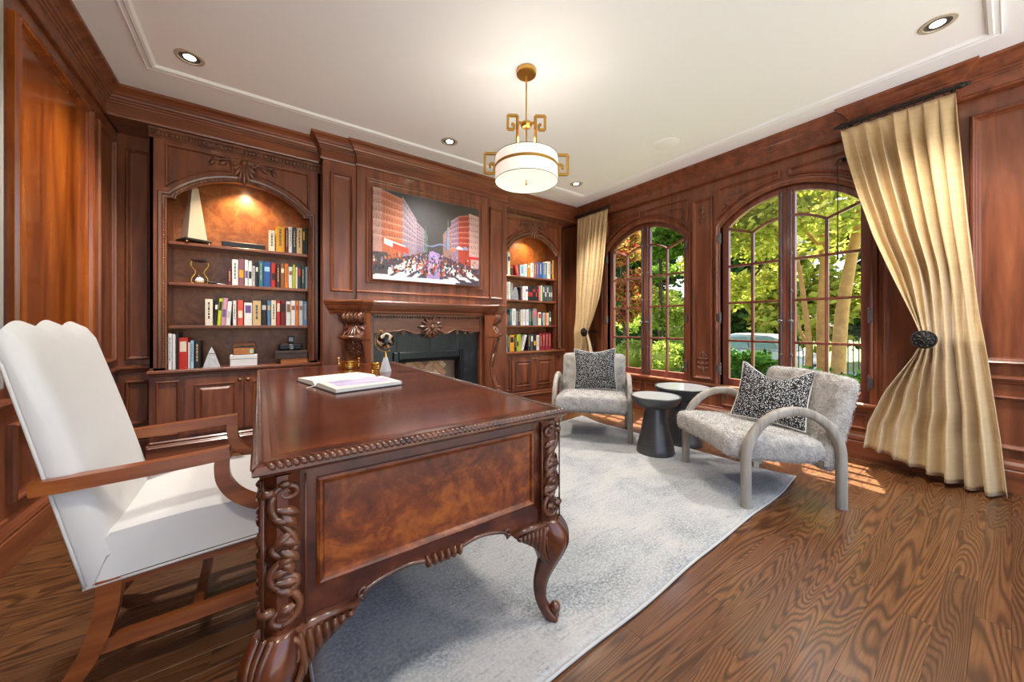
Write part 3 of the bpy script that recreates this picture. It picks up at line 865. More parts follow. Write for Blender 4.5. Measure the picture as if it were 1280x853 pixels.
# ================================================================== PAINTING (city street, loose brushwork)
def painting():
    NX, NZ = 230, 172
    R = random.Random(5)
    import numpy as np
    H_, W_ = NZ, NX
    img = np.zeros((H_, W_, 3)); yy, xx = np.mgrid[0:H_, 0:W_]
    U = (xx + .5) / W_; V = 1 - (yy + .5) / H_       # u right, v up (row 0 = top)
    def c(h): return np.array(lin(h)[:3])
    rg = np.random.default_rng(4)
    def blot(f): return rg.random((H_, W_))
    img[:] = c('#3a3a40') * (1) + 0
    img += (c('#4a4038') - c('#3a3a40')) * np.clip(U * 1.5 - .5, 0, 1)[..., None]
    vpu, vpv = .52, .40
    def poly(mask, col, jitter=.25):
        k = 1 + (rg.random((H_, W_)) - .5) * 2 * jitter
        img[mask] = (c(col)[None, :] * k[mask][:, None])
    def facade(u0, u1, t0, t1, col, side):
        # top edge falls from t0 at u0 to t1 at u1; bottom edge rises towards the vanishing point
        m = (U >= u0) & (U < u1)
        k = (U - u0) / (u1 - u0); top = t0 + (t1 - t0) * k
        b0 = .10 + .30 * min(1, abs(u0 - (0 if side < 0 else 1)) / .5); b1 = .10 + .30 * min(1, abs(u1 - (0 if side < 0 else 1)) / .5)
        bot = b0 + (b1 - b0) * k
        mm = m & (V < top) & (V > bot - .05)
        poly(mm, col, .22)
        # window rows following the perspective
        nr = 7
        rel = (V - vpv) / np.maximum(top - vpv, .05)
        colw = ((U - u0) * 46).astype(int)
        win = mm & (np.mod(rel * nr, 1) < .5) & (np.mod(U * 46, 1) < .42) & (rel > .05)
        win &= rg.random((H_, W_)) > .25; img[win] = c('#4e2a2c') * .8 + img[win] * .35
        lite = mm & (np.mod(rel * nr, 1) > .82) & (rel > .05); img[lite] = img[lite] * .6 + c('#e9c6a8') * .35
    facade(.00, .075, 1.0, 1.0, '#b98a82', -1); facade(.075, .245, .99, .93, '#b8643e', -1); facade(.245, .37, .96, .72, '#8d7d8e', -1)
    facade(.37, .44, .70, .62, '#7a6a80', -1); facade(.44, .47, .62, .55, '#4f6a5a', -1)
    facade(.62, .70, .60, .72, '#8c6a60', 1); facade(.70, .78, .78, .86, '#8a6f86', 1); facade(.78, .89, .86, .90, '#a8402f', 1); facade(.89, 1.0, .92, .90, '#caa3a0', 1)
    # spires
    for (u, w, t, col) in ((.455, .016, .68, '#4c6058'), (.665, .024, .72, '#5f6884'), (.672, .010, .80, '#7c86a0')):
        poly((np.abs(U - u) < w * np.clip((t - V) / .25, 0, 1)) & (V > .42) & (V < t), col)
    # shop awnings
    poly((U > .09) & (U < .27) & (V < .46 - (U - .09) * .35) & (V > .40 - (U - .09) * .42), '#f0ece8', .08)
    poly((U > .16) & (U < .30) & (V < .42 - (U - .16) * .3) & (V > .35 - (U - .16) * .3), '#d2452c', .15)
    poly((U > .885) & (V < .37) & (V > .34), '#c72c2a', .1); poly((U > .885) & (U < .91) & (V < .34) & (V > .16), '#b02020', .1)
    for (u, v, r, col) in ((.79, .45, .035, '#c9ccda'), (.85, .46, .03, '#8e93b8'), (.72, .42, .03, '#d2694a')):
        poly(((U - u) ** 2 / r ** 2 + (V - v) ** 2 / (r * .9) ** 2 < 1) & (V > v - .01), col, .12)
    # street: violet centre, white slabs of light at both sides
    st = V < .22 + .16 * np.clip(1 - np.abs(U - .52) * 2.4, 0, 1)
    poly(st, '#4a3f4c', .35)
    poly(st & (np.abs(U - .53 - (V - .2) * .05) < .05 + .05 * (.3 - V)), '#9c86b8', .25)
    for k in range(26):
        u = R.random(); v = R.random() * .13
        s_ = 1 if u < .5 else -1
        m = (np.abs((U - u) - s_ * (V - v) * 1.1) < .02 + .02 * R.random()) & (V > v) & (V < v + .05 + .07 * R.random())
        poly(m & (np.abs(U - .52) > .1), '#eceaf0', .05)
    poly((V < .045) & (U < .75), '#e9e8ee', .08); poly((U < .12) & (V < .30) & (V > .06), '#4c4548', .2)
    # crowd and lights
    for k in range(620):
        u = min(max(R.gauss(.5, .25), .01), .99); v = .10 + .27 * R.random() ** .8 * (1 - .5 * abs(u - .5)); s = (.004 + .012 * R.random()) * (1.35 - v * 3)
        col = R.choice(['#1d1a20', '#241c22', '#2a2228', '#3a2a30', '#1d1a20', '#c8603c', '#d9a060', '#e6d6c6', '#7d3030', '#3a4a70', '#a596bb', '#6a4a48', '#b04038'])
        m = (np.abs(U - u) < s * .7) & (np.abs(V - v) < s * 1.6); poly(m, col, .35)
    # garlands of light
    for k in range(30):
        u = .44 + .22 * k / 30; v = .455 - .02 * sin(pi * k / 30 * 2); poly(((U - u) ** 2 + (V - v) ** 2 < .00006), '#6f7a9c', .2)
    for _ in range(1): img = .5 * img + .125 * (np.roll(img, 1, 0) + np.roll(img, -1, 0) + np.roll(img, 1, 1) + np.roll(img, -1, 1))
    img *= (1 + (rg.random((H_, W_, 1)) - .5) * .30) * .8
    img = np.clip(img, 0, 1)
    mb = MB()
    x0, x1, z0, z1 = .902, 2.098, 1.54, 2.442
    mb.grid(lambda i, j: (x0 + (x1 - x0) * i, 3.6285, z0 + (z1 - z0) * j), NX, NZ)
    me = mb.mesh('painted_surface', [], recalc=False)
    at = me.color_attributes.new('paint', 'FLOAT_COLOR', 'CORNER')
    cols = np.ones((NX * NZ, 4, 4), dtype=np.float32)
    # faces run i (u) major, j (v) minor
    cols[:, :, :3] = np.transpose(img[::-1], (1, 0, 2)).reshape(-1, 1, 3)
    at.data.foreach_set('color', cols.ravel())
    M = Mat('oil_paint', .45); a = M.n('ShaderNodeAttribute'); a.attribute_name = 'paint'; M.color(a.outputs['Color'])
    M.bump(M.noise(M.coords(), 120, 4), .25, .004)
    me.materials.append(M.m)
    return me
pt = thing('painting', 'large colourful painting of a busy city street above the fireplace', 'painting', (1.5, 3.65, 1.54))
MT['canvas'] = plain('canvas_edge', '#c98a80', .7, var=.5, vs=14)
MB().cbox(.902, 3.629, 1.54, 2.098, 3.666, 2.442, .002).build('stretcher_canvas', 'canvas', pt, world=True)
link('painted_surface', painting(), pt, True)

# ================================================================== PENDANT LAMP
pl = thing('pendant_lamp', 'brass pendant lamp with white drum shade and greek key arms', 'lamp', (1.495, 1.935, 2.068))
def shade_mat(name, col, st):
    M = Mat(name, .8, col); M.b.inputs['Emission Color'].default_value = lin(col); M.b.inputs['Emission Strength'].default_value = st; return M.m
MT['shade'] = shade_mat('lit_fabric_shade', '#fbf1e2', .30)
MT['diffuser'] = shade_mat('lit_diffuser', '#fdf1df', .42)
RD, ZD0, ZD1 = .212, 0.0, .165
MB().lathe([(RD, ZD0), (RD + .002, ZD0 + .004), (RD + .002, ZD1 - .004), (RD, ZD1), (RD - .004, ZD1), (RD - .004, ZD0)], 56, caps=False).build('drum_shade', 'shade', pl, smooth=30)
MB().lathe([(.002, .012), (RD - .03, .010), (RD - .004, .004), (RD - .004, .016), (.002, .020)], 56).build('diffuser', 'diffuser', pl, smooth=30)
tr_ = MB()
for z in (ZD0, ZD1): tr_.tube([((RD + .002) * cos(2 * pi * i / 56), (RD + .002) * sin(2 * pi * i / 56), z) for i in range(56)], .0022, 6, closed=True)
tr_.build('wire_rim', 'steel', pl, smooth=True)
MB().lathe([(RD + .003, .082), (RD + .006, .084), (RD + .006, .100), (RD + .003, .102)], 56, caps=False).build('band', 'brass', pl, smooth=30)
fin = MB().lathe([(.001, -.022), (.007, -.020), (.008, -.008), (.004, -.004), (.004, .012)], 12); fin.build('finial', 'goldbright', pl, smooth=True)
MB().tube([(0, 0, .40), (0, 0, .752)], .0055, 10).build('stem', 'brass', pl, smooth=True)
MB().lathe([(.001, .730), (.062, .732), (.068, .738), (.068, .764), (.060, .769), (.001, .769)], 32).build('ceiling_canopy', 'brass', pl, smooth=40)
MB().lathe([(.001, .372), (.030, .374), (.038, .385), (.038, .402), (.030, .412), (.012, .418), (.001, .418)], 24).build('hub', 'brass', pl, smooth=40)
key_dirs = [radians(a) for a in (-33.0, 147.0)]     # arms lie across the view
MB().tube([(0, 0, .13), (0, 0, .39)], .008, 4).build('vertical_bar', 'brass', pl)
for a in key_dirs:
    d = Vector((cos(a), sin(a), 0))
    def K(r, z): return (d.x * r, d.y * r, z)
    MB().tube([K(.062, .12), K(.062, .455)], .0085, sq=(1, .8)).build('vertical_bar', 'brass', pl)
    k = MB()
    for (p, q) in (((.03, .405), (.062, .405)), ((.062, .455), (.128, .455)), ((.128, .455), (.128, .36)), ((.128, .36), (.085, .36)), ((.085, .36), (.085, .395)), ((.085, .395), (.104, .395))):
        k.tube([K(*p), K(*q)], .0085, sq=(1, .8), up=(d.y, -d.x, 0))
    k.build('greek_key', 'brass', pl)
    k = MB(); r0 = RD + .004
    for (p, q) in (((r0 - .03, .19), (r0 + .07, .19)), ((r0 + .07, .19), (r0 + .07, .055)), ((r0 + .07, .055), (r0 + .004, .055)), ((r0 + .004, .055), (r0 + .004, .12)), ((r0 + .004, .12), (r0 + .034, .12)), ((r0 + .034, .12), (r0 + .034, .092))):
        k.tube([K(*p), K(*q)], .0085, sq=(1, .8), up=(d.y, -d.x, 0))
    k.build('greek_key', 'brass', pl)
ld = bpy.data.lights.new('pendant_bulb', 'POINT'); ld.energy = 4.0; ld.color = (1, .94, .86); ld.shadow_soft_size = .12
lo = bpy.data.objects.new('pendant_bulb', ld); COL.objects.link(lo); lo.parent = pl; lo.location = (0, 0, .27)

# ================================================================== RECESSED LIGHTS
MT['canglow'] = emis('downlight_lamp', '#fff0d8', 14)
MT['canring'] = plain('downlight_ring', '#b5ad9f', .4, .1)
cans = [(-.376, 3.12, 'recessed ceiling light above the left bookcase'), (1.476, 3.11, 'recessed ceiling light in front of the painting'),
        (3.20, 3.13, 'recessed ceiling light in the corner above the left curtain'), (3.215, .25, 'recessed ceiling light above the long gold curtain')]
for (x, y, lab) in cans + [(1.476, .25, None), (-.376, .25, None)]:
    if lab:
        t = thing('downlight', lab, 'light', (x, y, HC), group='recessed ceiling lights')
        MB().lathe([(.055, -.001), (.058, -.006), (.075, -.005), (.078, .0), (.055, .0)], 28, caps=False).build('trim_ring', 'canring', t, smooth=40)
        MB().lathe([(.001, -.002), (.030, -.002), (.032, -.0005), (.001, -.0005)], 20).build('lamp', 'canglow', t, smooth=40)
        MB().lathe([(.030, -.001), (.056, -.0025), (.056, -.0003), (.030, -.0003)], 24, caps=False).build('reflector', 'steel', t, smooth=True)
    else:
        t = thing('downlight', 'recessed ceiling light behind the camera side of the room' + (' near the desk' if x < 0 else ''), 'light', (x, y, HC), group='recessed ceiling lights')
        MB().lathe([(.001, -.002), (.05, -.002), (.075, -.004), (.078, 0), (.001, 0)], 24).build('trim_ring', 'canring', t, smooth=40)
    ld = bpy.data.lights.new('downlight_beam', 'SPOT'); ld.energy = 150 if lab else 80; ld.color = (1, .94, .86); ld.spot_size = radians(115); ld.spot_blend = .8; ld.shadow_soft_size = .14
    lo = bpy.data.objects.new('downlight_beam', ld); COL.objects.link(lo); lo.parent = t; lo.location = (0, 0, -.03)
sp = MB().lathe([(.001, -.004), (.108, -.004), (.115, -.002), (.115, 0), (.001, 0)], 32, (3.206, 1.936, HC)).build('ceiling_speaker', 'white_paint', smooth=40)
tag(sp, 'round flush white speaker cover in the ceiling near the windows', 'speaker')

# ================================================================== CURTAINS
def silk_mat():
    M = Mat('gold_silk', .33, spec=.6)
    v = M.coords((1.5, 1.5, 9)); f = M.noise(v, 5, 4, .6)
    M.color(M.ramp(f, [(.3, '#bea276'), (.55, '#c6ab7e'), (.8, '#ccb287')]))
    M.b.inputs['Sheen Weight'].default_value = .4; M.b.inputs['Sheen Roughness'].default_value = .4
    M.bump(M.noise(M.coords((3, 3, 60)), 8, 3), .05, .003); return M.m
MT['silk'] = silk_mat()
def curtain(name, label, tab, nf, tie, side, hem, label_parts=None, seed=1):
    """tab: (z, inner Y, outer Y, depth amplitude); side: +1 if the inner edge has the larger Y"""
    Rr = random.Random(seed); ph = [Rr.random() * 6.28 for _ in range(6)]
    yt = tab[0][2]
    zs_top = tab[0][0]
    def col(i): return [(zs_top - r[0], r[i]) for r in tab]
    inn, out, amp, push = col(1), col(2), col(3), col(4)
    nz, ns = 90, nf * 14
    def fn(i, j):
        s = i; w = j
        # s = 0 inner edge, 1 outer edge
        zb = interp(hem, s)
        z = zs_top + (zb - zs_top) * w
        k = zs_top - z
        a, b = interp(inn, k), interp(out, k)
        g = max(0, 1 - abs(z - tie[1]) / .55)              # how strongly the tieback gathers at this height
        s2 = s ** (1 + 1.1 * g * g)
        y = a + (b - a) * s2
        A = interp(amp, k)
        fold = 0
        f1 = sin(2 * pi * nf * s + ph[0] + 1.1 * sin(5 * s + ph[1]) + .35 * sin(z * 2 + ph[2] + 4 * s)) * (1 + .35 * sin(7 * s + ph[5] + z))
        top = max(0, 1 - k / .10)
        pinch = sin(2 * pi * nf * 2 * s)
        fold = A * (f1 * (1 - .6 * top) + .35 * top * pinch) + .4 * A * sin(2 * pi * nf * .43 * s + ph[3] + z * .8)
        fold *= (.25 + .75 * min(1, w * 6 + .3))
        xx = 3.835 - interp(push, k) * (1 - .3 * s) - fold
        y += .012 * sin(2 * pi * nf * s * 1.0 + ph[4]) * (1 - g)
        return (xx, y, z)
    t = thing(name, label, 'curtain', (3.83, (tab[0][1] + tab[0][2]) / 2, 0))
    mb = MB().grid(fn, ns, nz)
    o = mb.build('cloth', 'silk', t, smooth=True, world=True, recalc=False)
    md = o.modifiers.new('thick', 'SOLIDIFY'); md.thickness = .004
    return t
# long curtain right of window 2
tabR = [(2.655, .80, .215, .018, .0), (2.45, .765, .205, .030, .02), (2.1, .69, .185, .036, .03), (1.75, .60, .165, .038, .04), (1.4, .49, .14, .036, .05), (1.15, .405, .12, .030, .07),
        (.98, .355, .10, .022, .10), (.85, .405, .085, .030, .08), (.6, .535, .06, .040, .07), (.35, .62, .035, .045, .07), (.02, .66, .01, .045, .09)]
curtain('curtain', 'long gold silk curtain tied back right of the near window', tabR, 8, (.34, .98), 1, [(0, .16), (.25, .11), (.5, .06), (.8, .015), (1, .012)], seed=4)
tabL = [(2.655, 3.165, 3.73, .018, .0), (2.3, 3.175, 3.735, .028, .02), (1.9, 3.21, 3.74, .032, .03), (1.5, 3.28, 3.745, .034, .03), (1.2, 3.38, 3.75, .03, .05), (.98, 3.46, 3.755, .022, .09), (.85, 3.43, 3.76, .03, .07), (.5, 3.34, 3.76, .04, .06), (.02, 3.30, 3.76, .045, .06)]
curtain('curtain', 'narrower gold silk curtain in the corner beside the right bookcase', tabL, 9, (3.48, .98), -1, [(0, .1), (.5, .04), (1, .012)], seed=9)
# rods with rings and finials
def rod(label, y0, y1):
    t = thing('curtain_rod', label, 'curtain rod', (3.83, (y0 + y1) / 2, 2.69))
    x, z = 3.828, 2.688
    MB().tube([(x, y0, z), (x, y1, z)], .013, 10).build('rod', 'iron', t, smooth=40, world=True)
    for y in (y0, y1):
        f = MB(); f.sphere((x, y, z), (.02, .028, .02), 10, 8); s = -1 if y == min(y0, y1) else 1
        f.sphere((x, y + s * .03, z), (.012, .016, .012), 8, 6); f.build('finial', 'iron', t, smooth=True, world=True)
    for y in (y0 + .04 * (1 if y1 > y0 else -1), y1 - .04 * (1 if y1 > y0 else -1)):
        MB().tube([(x, y, z), (3.90, y, z + .01), (3.94, y, z + .01)], .008, 8).build('bracket', 'iron', t, smooth=True, world=True)
    n = 13
    for i in range(n):
        y = y0 + (y1 - y0) * (i + .5) / n
        MB().tube([(x + .021 * cos(2 * pi * k / 14), y, z - .006 + .021 * sin(2 * pi * k / 14)) for k in range(14)], .0028, 6, closed=True).build('ring', 'iron', t, smooth=True, world=True)
rod('short dark iron rod with rings above the long gold curtain', .80, .20)
rod('short dark iron rod with rings above the corner curtain', 3.16, 3.72)
# draw wand hanging at the inner edge of the long curtain
wd = thing('draw_rod', 'thin dark iron pull rod hanging beside the long curtain', 'pull rod', (3.84, .82, 1.8))
MB().tube([(3.90, .80, 2.44), (3.86, .815, 2.44), (3.85, .825, 2.42), (3.85, .825, 1.72)], .004, 6).build('shaft', 'iron', wd, smooth=True, world=True)
MB().tube([(3.85, .825, 1.75), (3.85, .825, 1.62)], .006, 8).build('grip', 'iron', wd, smooth=True, world=True)
MB().sphere((3.915, .80, 2.44), (.02, .016, .022), 8, 6).build('hook', 'iron', wd, smooth=True, world=True)
def tieback(label, y, z, x):
    t = thing('curtain_holdback', label, 'holdback', (x, y, z))
    def Q(r, a, d): return (-d, r * cos(a), r * sin(a))
    m = MB(); n = 28
    m.loft([[Q(r, 2 * pi * j / n, d) for j in range(n)] for r, d in ((.002, -.004), (.058, -.002), (.062, .006), (.056, .014), (.048, .012), (.040, .018), (.002, .022))])
    for i in range(10):
        a = 2 * pi * i / 10
        m.sphere((-.016, .044 * cos(a), .044 * sin(a)), (.006, .010, .010), 6, 5)
    for i in range(8): leaf(m, lambda p, q, d: (-.016 - d, p, q), 0, 0, 2 * pi * i / 8, .036, .008, .010)
    m.build('medallion', 'iron', t, smooth=35)
    MB().tube([(0, 0, 0), (.05, .01, 0), (3.97 - x, .02, 0)], .009, 8).build('stem', 'iron', t, smooth=True)
tieback('dark carved medallion holding back the long gold curtain', .345, .985, 3.66)
tieback('dark carved medallion holding back the corner curtain', 3.455, .985, 3.69)
# ================================================================== RUG
def rug_mat():
    M = Mat('distressed_grey_rug', .95, spec=.1)
    a = M.noise(M.coords((1, 1.6, 1)), 2.2, 6, .65, .6); b = M.noise(M.coords((3, 26, 1)), 3.0, 5, .7); d = M.noise(M.coords(), 90, 3, .6)
    c = M.ramp(a, [(.34, '#767d82'), (.48, '#959899'), (.62, '#a8a6a3'), (.75, '#969a9c')])
    c = M.mix(c, '#5b666e', M.ramp(b, [(.54, (0, 0, 0)), (.72, (.8, .8, .8))]))
    c = M.mix(c, '#b4b2ae', M.ramp(d, [(.42, (.0, .0, .0)), (.62, (.75, .75, .75))]))
    M.color(c); M.bump(M.noise(M.coords(), 350, 2), .5, .004); return M.m
MT['rug'] = rug_mat(); MT['rugedge'] = plain('rug_binding', '#aeaca8', .9)
def rugf(i, j):
    x = RUG[0] + (RUG[2] - RUG[0]) * i; y = RUG[1] + (RUG[3] - RUG[1]) * j
    y += (.004 * sin(x * 4.1) + .003 * sin(x * 9) - .045 + .026 * x) * (1 - j)
    x += .007 * sin(y * 6.2) * i
    lift = .030 * max(0, 1 - ((1 - i) * 8) - ((1 - j) * 9)) + .022 * max(0, 1 - ((1 - i) * 12) - (j * 9))
    return (x, y, .012 + lift)
rg_ = thing('rug', 'large pale grey distressed rug under the desk and armchairs', 'rug', (1.6, 1.85, 0))
rm_ = MB().grid(rugf, 90, 60).build('pile', 'rug', rg_, smooth=True, world=True, recalc=False)
md = rm_.modifiers.new('t', 'SOLIDIFY'); md.thickness = .010; md.offset = -1
loop = [rugf(i / 60, 0) for i in range(60)] + [rugf(1, j / 40) for j in range(40)] + [rugf(1 - i / 60, 1) for i in range(60)] + [rugf(0, 1 - j / 40) for j in range(40)]
MB().tube([(p[0], p[1], p[2] - .004) for p in loop], .006, 6, closed=True).build('binding', 'rugedge', rg_, smooth=True, world=True)

# ================================================================== DESK
DK = (.445, 1.95, .0)
dk = thing('executive_desk', 'carved mahogany executive desk with burl end panel and cabriole legs', 'desk', DK)
TX, TY = .46, 1.02
tp = MB()
tp.loft([[(-(TX - g), -(TY - g), z), (TX - g, -(TY - g), z), (TX - g, TY - g, z), (-(TX - g), TY - g, z)] for g, z in
         ((.028, .742), (.016, .746), (.012, .752), (.004, .754), (.0, .758), (.001, .764), (.008, .773), (.022, .780), (.036, .782), (.038, .7815), (.06, .7815))])
tp.build('desk_top', 'deskwood', dk)
gd = MB()
def gad(p, ang, rl):
    M = Matrix.Rotation(ang, 3, 'Z')
    gd.sphere(p, rl, 6, 5, M)
n = 58
for sy in (-1, 1):
    for i in range(n):
        x = -TX + .02 + (2 * TX - .04) * (i + .5) / n
        gad((x, sy * (TY - .013), .7705), (.75 if sy < 0 else -.75), (.0052, .024, .0115))
n = 128
for sx in (-1, 1):
    for i in range(n):
        y = -TY + .02 + (2 * TY - .04) * (i + .5) / n
        gad((sx * (TX - .013), y, .7705), -.8 * sx + pi / 2, (.0052, .024, .0115))
gd.build('gadroon_edge', 'deskcarve', dk, smooth=True)
MB().panel(lambda a, b, d: (a, b, .7816 + d), rect(-TX + .05, -TY + .05, TX - .05, TY - .05), [(0, 0), (.004, .0004), (.008, .0004)], True).build('top_inlay', 'desktop', dk)
# carcass boards with serpentine lower edge
def serp(a, zc=.376):
    h = [(-a, zc), (-a * .64, zc), (-a * .60, zc + .012), (-a * .46, zc + .028), (-a * .30, zc + .034), (-a * .14, zc + .024), (0, zc + .008)]
    return h + [(-x, z) for x, z in h[::-1][1:]]
for sy in (-1, 1):
    Pe = (lambda a, b, d: (a, -.965 - d, b)) if sy < 0 else (lambda a, b, d: (-a, .965 + d, b))
    e = MB(); e.prism(cat_spline(serp(.385), 3) + [(.385, .742), (-.385, .742)], Pe, -.02, .008)
    eo = e.build('end_board', 'deskwood', dk)
    MB().panel(lambda a, b, d: Pe(a, b, d + .008), rect(-.333, .452, .340, .712), [(0, 0), (0, .007), (.006, .011), (.012, .009), (.017, .001), (.022, .0006)]).build('burl_panel', 'deskburl', eo)
    ed = MB(); ed.tube([Pe(a, b + .003, .010) for a, b in cat_spline(serp(.37), 5)], .006, 6)
    for k in range(6):                        # shell at the middle of the apron
        a = -.045 + .018 * k; leaf(ed, lambda p, q, d: Pe(p, q, d + .008), a, .390, pi / 2 - .15 * (k - 2.5), .030, .009, .020)
        leaf(ed, lambda p, q, d: Pe(p, q, d + .008), a, .404, -pi / 2 + .15 * (k - 2.5), .022, .009, .018)
    for s2 in (1, -1): carve(ed, lambda p, q, d: Pe(p, q, d + .008), spiral(s2 * .225, .388, .016, .003, -pi / 2, 1.1 * s2), .006, .003, .002)
    ed.build('apron_carving', 'deskcarve', eo, smooth=True)
# long boards: modesty side towards the room, drawer side towards the chair
Pm = lambda a, b, d: (.405 + d, a, b)
e = MB(); e.prism(cat_spline(serp(.925), 3) + [(.925, .742), (-.925, .742)], Pm, -.02, .008)
eo = e.build('front_board', 'deskwood', dk)
for a0, a1 in ((-.88, -.32), (-.28, .28), (.32, .88)):
    MB().panel(lambda a, b, d: Pm(a, b, d + .008), rect(a0, .452, a1, .712), [(0, 0), (0, .007), (.006, .011), (.012, .009), (.017, .001), (.022, .0006)]).build('burl_panel', 'deskburl', eo)
Pd = lambda a, b, d: (-.405 - d, a, b)
fr_ = MB()
for y0, y1 in ((-.925, -.44), (.44, .925)):
    fr_.box(-.405, y0, .376, -.03, y1, .742)
fr_.box(-.405, -.44, .60, .38, .44, .742)
fr_.build('drawer_case', 'deskwood', dk)
for (y0, y1, z0, z1) in ((-.905, -.46, .395, .555), (-.905, -.46, .572, .728), (.46, .905, .395, .555), (.46, .905, .572, .728), (-.42, .42, .612, .728)):
    d = MB(); d.prism(rect(y0, z0, y1, z1), Pd, 0, .018)
    d.panel(lambda a, b, h: Pd(a, b, h + .018), rect(y0 + .025, z0 + .02, y1 - .025, z1 - .02), [(0, 0), (0, .004), (.006, .005), (.012, .0006)])
    do = d.build('drawer', 'deskburl', dk)
    for hy in ([(y0 + y1) / 2 - .12, (y0 + y1) / 2 + .12] if y1 - y0 > .3 else [(y0 + y1) / 2]):
        zc = (z0 + z1) / 2; b = MB()
        for s2 in (-.035, .035):
            b.sphere(Pd(hy + s2, zc + .015, .022), (.012, .012, .014), 8, 6)
            b.tube([Pd(hy + s2, zc + .015, .018), Pd(hy + s2, zc + .015, .038)], .004, 6)
        b.tube([Pd(a_, b_, d_) for a_, b_, d_ in cat_spline([(hy - .035, zc + .015, .038), (hy - .043, zc - .010, .042), (hy - .022, zc - .022, .044), (hy, zc - .028, .046), (hy + .022, zc - .022, .044), (hy + .043, zc - .010, .042), (hy + .035, zc + .015, .038)], 4)], .0035, 6)
        b.build('bail_handle', 'antbrass', do, smooth=True)
# corner posts with carved scrolls, cabriole legs
for sx in (-1, 1):
    for sy in (-1, 1):
        px, py = sx * .405, sy * .965
        post = MB(); w = .037
        rings = []
        for z in (.372, .376, .742):
            ww = w - (.004 if z < .374 else 0)
            rings.append([(px + sx * a, py + sy * b, z) for a, b in ((-w, -w), (ww * .45, -w), (ww, -.012), (ww, ww * .25), (ww * .25, ww), (-.012, ww), (-w, ww * .45))])
        post.loft(rings); po = post.build('corner_post', 'deskwood', dk)
        cv = MB()
        for face in (0, 1):
            if face == 0: F_ = lambda a, z, d: (px + sx * (-.006 - a * 1.35), py + sy * (w + d - .002), z)     # end face
            else: F_ = lambda a, z, d: (px + sx * (w + d), py + sy * (.002 - a), z)                    # long face
            # framing bead
            D = -.003
            carve(cv, F_, spiral(.004, .700, .020, .004, pi, -1.35), .0085, .005, D)
            carve(cv, F_, bez((-.016, .70), (-.034, .645), (.024, .615), (.012, .575), 14), .0095, .0105, D)
            carve(cv, F_, spiral(-.004, .578, .019, .004, 0, -1.3), .0105, .005, D)
            carve(cv, F_, bez((.014, .56), (-.034, .54), (-.028, .492), (.006, .480), 12), .0095, .0095, D)
            carve(cv, F_, spiral(.002, .497, .019, .004, -pi / 2, 1.3), .0095, .005, D)
            carve(cv, F_, bez((-.012, .49), (.034, .465), (.030, .412), (-.008, .402), 12), .0095, .0095, D)
            carve(cv, F_, spiral(-.002, .423, .020, .004, -pi / 2, -1.3), .0095, .005, D)
            for (la, lz, an, ll) in ((-.012, .668, -.5, .040), (-.004, .655, -1.1, .046), (.010, .632, 2.6, .036), (.006, .610, -2.2, .040), (-.010, .600, -.6, .042), (-.006, .575, -.9, .046), (-.004, .552, -1.2, .044),
                                     (.012, .560, -2.3, .038), (-.018, .520, .4, .036), (-.014, .505, -.3, .040), (.010, .470, 2.4, .036), (.014, .445, -2.6, .036), (-.014, .440, 2.9, .026), (-.018, .700, 2.2, .022), (.0, .730, -1.6, .02)):
                leaf(cv, F_, la, lz, an, ll * .9, .0105, .0125, -.001)
            for ea in (-.030, .030): cv.tube([F_(ea, .388, 0), F_(ea, .736, 0)], .0026, 5)
        cv.build('post_carving', 'deskcarve', po, smooth=True)
        # cabriole leg
        dg = Vector((sx * .7071, sy * .7071, 0))
        zb = .012 if sx > 0 else 0.0
        key = [(.0, .385, .046), (.018, .350, .056), (.026, .310, .056), (.018, .265, .047), (.0, .215, .037), (-.018, .160, .028), (-.022, .110, .023), (-.012, .070, .022), (.008, .040, .024), (.024, .020, .022), (.026, zb, .018)]
        path = cat_spline(key, 4)
        lg = MB(); rings = []
        for i, (o_, z, r) in enumerate(path):
            ring = []
            for j in range(14):
                a = 2 * pi * j / 14; sq_ = 1 + .10 * cos(4 * a)
                ring.append((px + dg.x * o_ + r * sq_ * cos(a + pi / 4 * 0), py + dg.y * o_ + r * sq_ * sin(a), z))
            rings.append(ring)
        lg.loft(rings); lo_ = lg.build('cabriole_leg', 'deskwood', dk, smooth=True)
        k = MB()
        # knee brackets towards both boards
        for ax in (0, 1):
            def B(a, z, d):
                return (px - sx * a, py + sy * (.016 + d), z) if ax == 0 else (px + sx * (.016 + d), py - sy * a, z)
            poly = [(0, .384), (.165, .384), (.160, .372), (.125, .345), (.085, .318), (.05, .28), (.032, .235), (0, .225)]
            k.prism(poly, B, -.02, .018)
            for i in range(7): leaf(k, lambda a, z, d: B(a, z, d + .016), .035 + .018 * i, .374 - .004 * (6 - i) * 0 - .0, -pi / 2 + .12 - .02 * i, (.105, .080, .062, .050, .038, .028, .018)[i], .010, .014)
            carve(k, lambda a, z, d: B(a, z, d + .018), spiral(.012, .330, .035, .006, pi / 2, 1.4), .011, .006, .003)
            carve(k, lambda a, z, d: B(a, z, d + .018), bez((.0, .37), (.05, .37), (.055, .30), (.02, .25)), .009, .006, .003)
        # carved knee and foot scroll
        for s2 in (-1, 0, 1):
            t2 = Vector((-dg.y, dg.x, 0))
            k.tube([(px + dg.x * (o_ + r * .92) + t2.x * s2 * .018 * (1 - i / 30), py + dg.y * (o_ + r * .92) + t2.y * s2 * .018 * (1 - i / 30), z) for i, (o_, z, r) in enumerate(path[:26])], [.009 - .00025 * i for i in range(26)], 6)
        c0 = Vector((px, py, .045 + zb)) + dg * .034
        k.sphere(c0, (.020, .020, .022), 10, 8); k.sphere(c0 + Vector((0, 0, -.026)) + dg * .002, (.014, .014, .014), 8, 6)
        k.build('knee_carving', 'deskcarve', lo_, smooth=True)

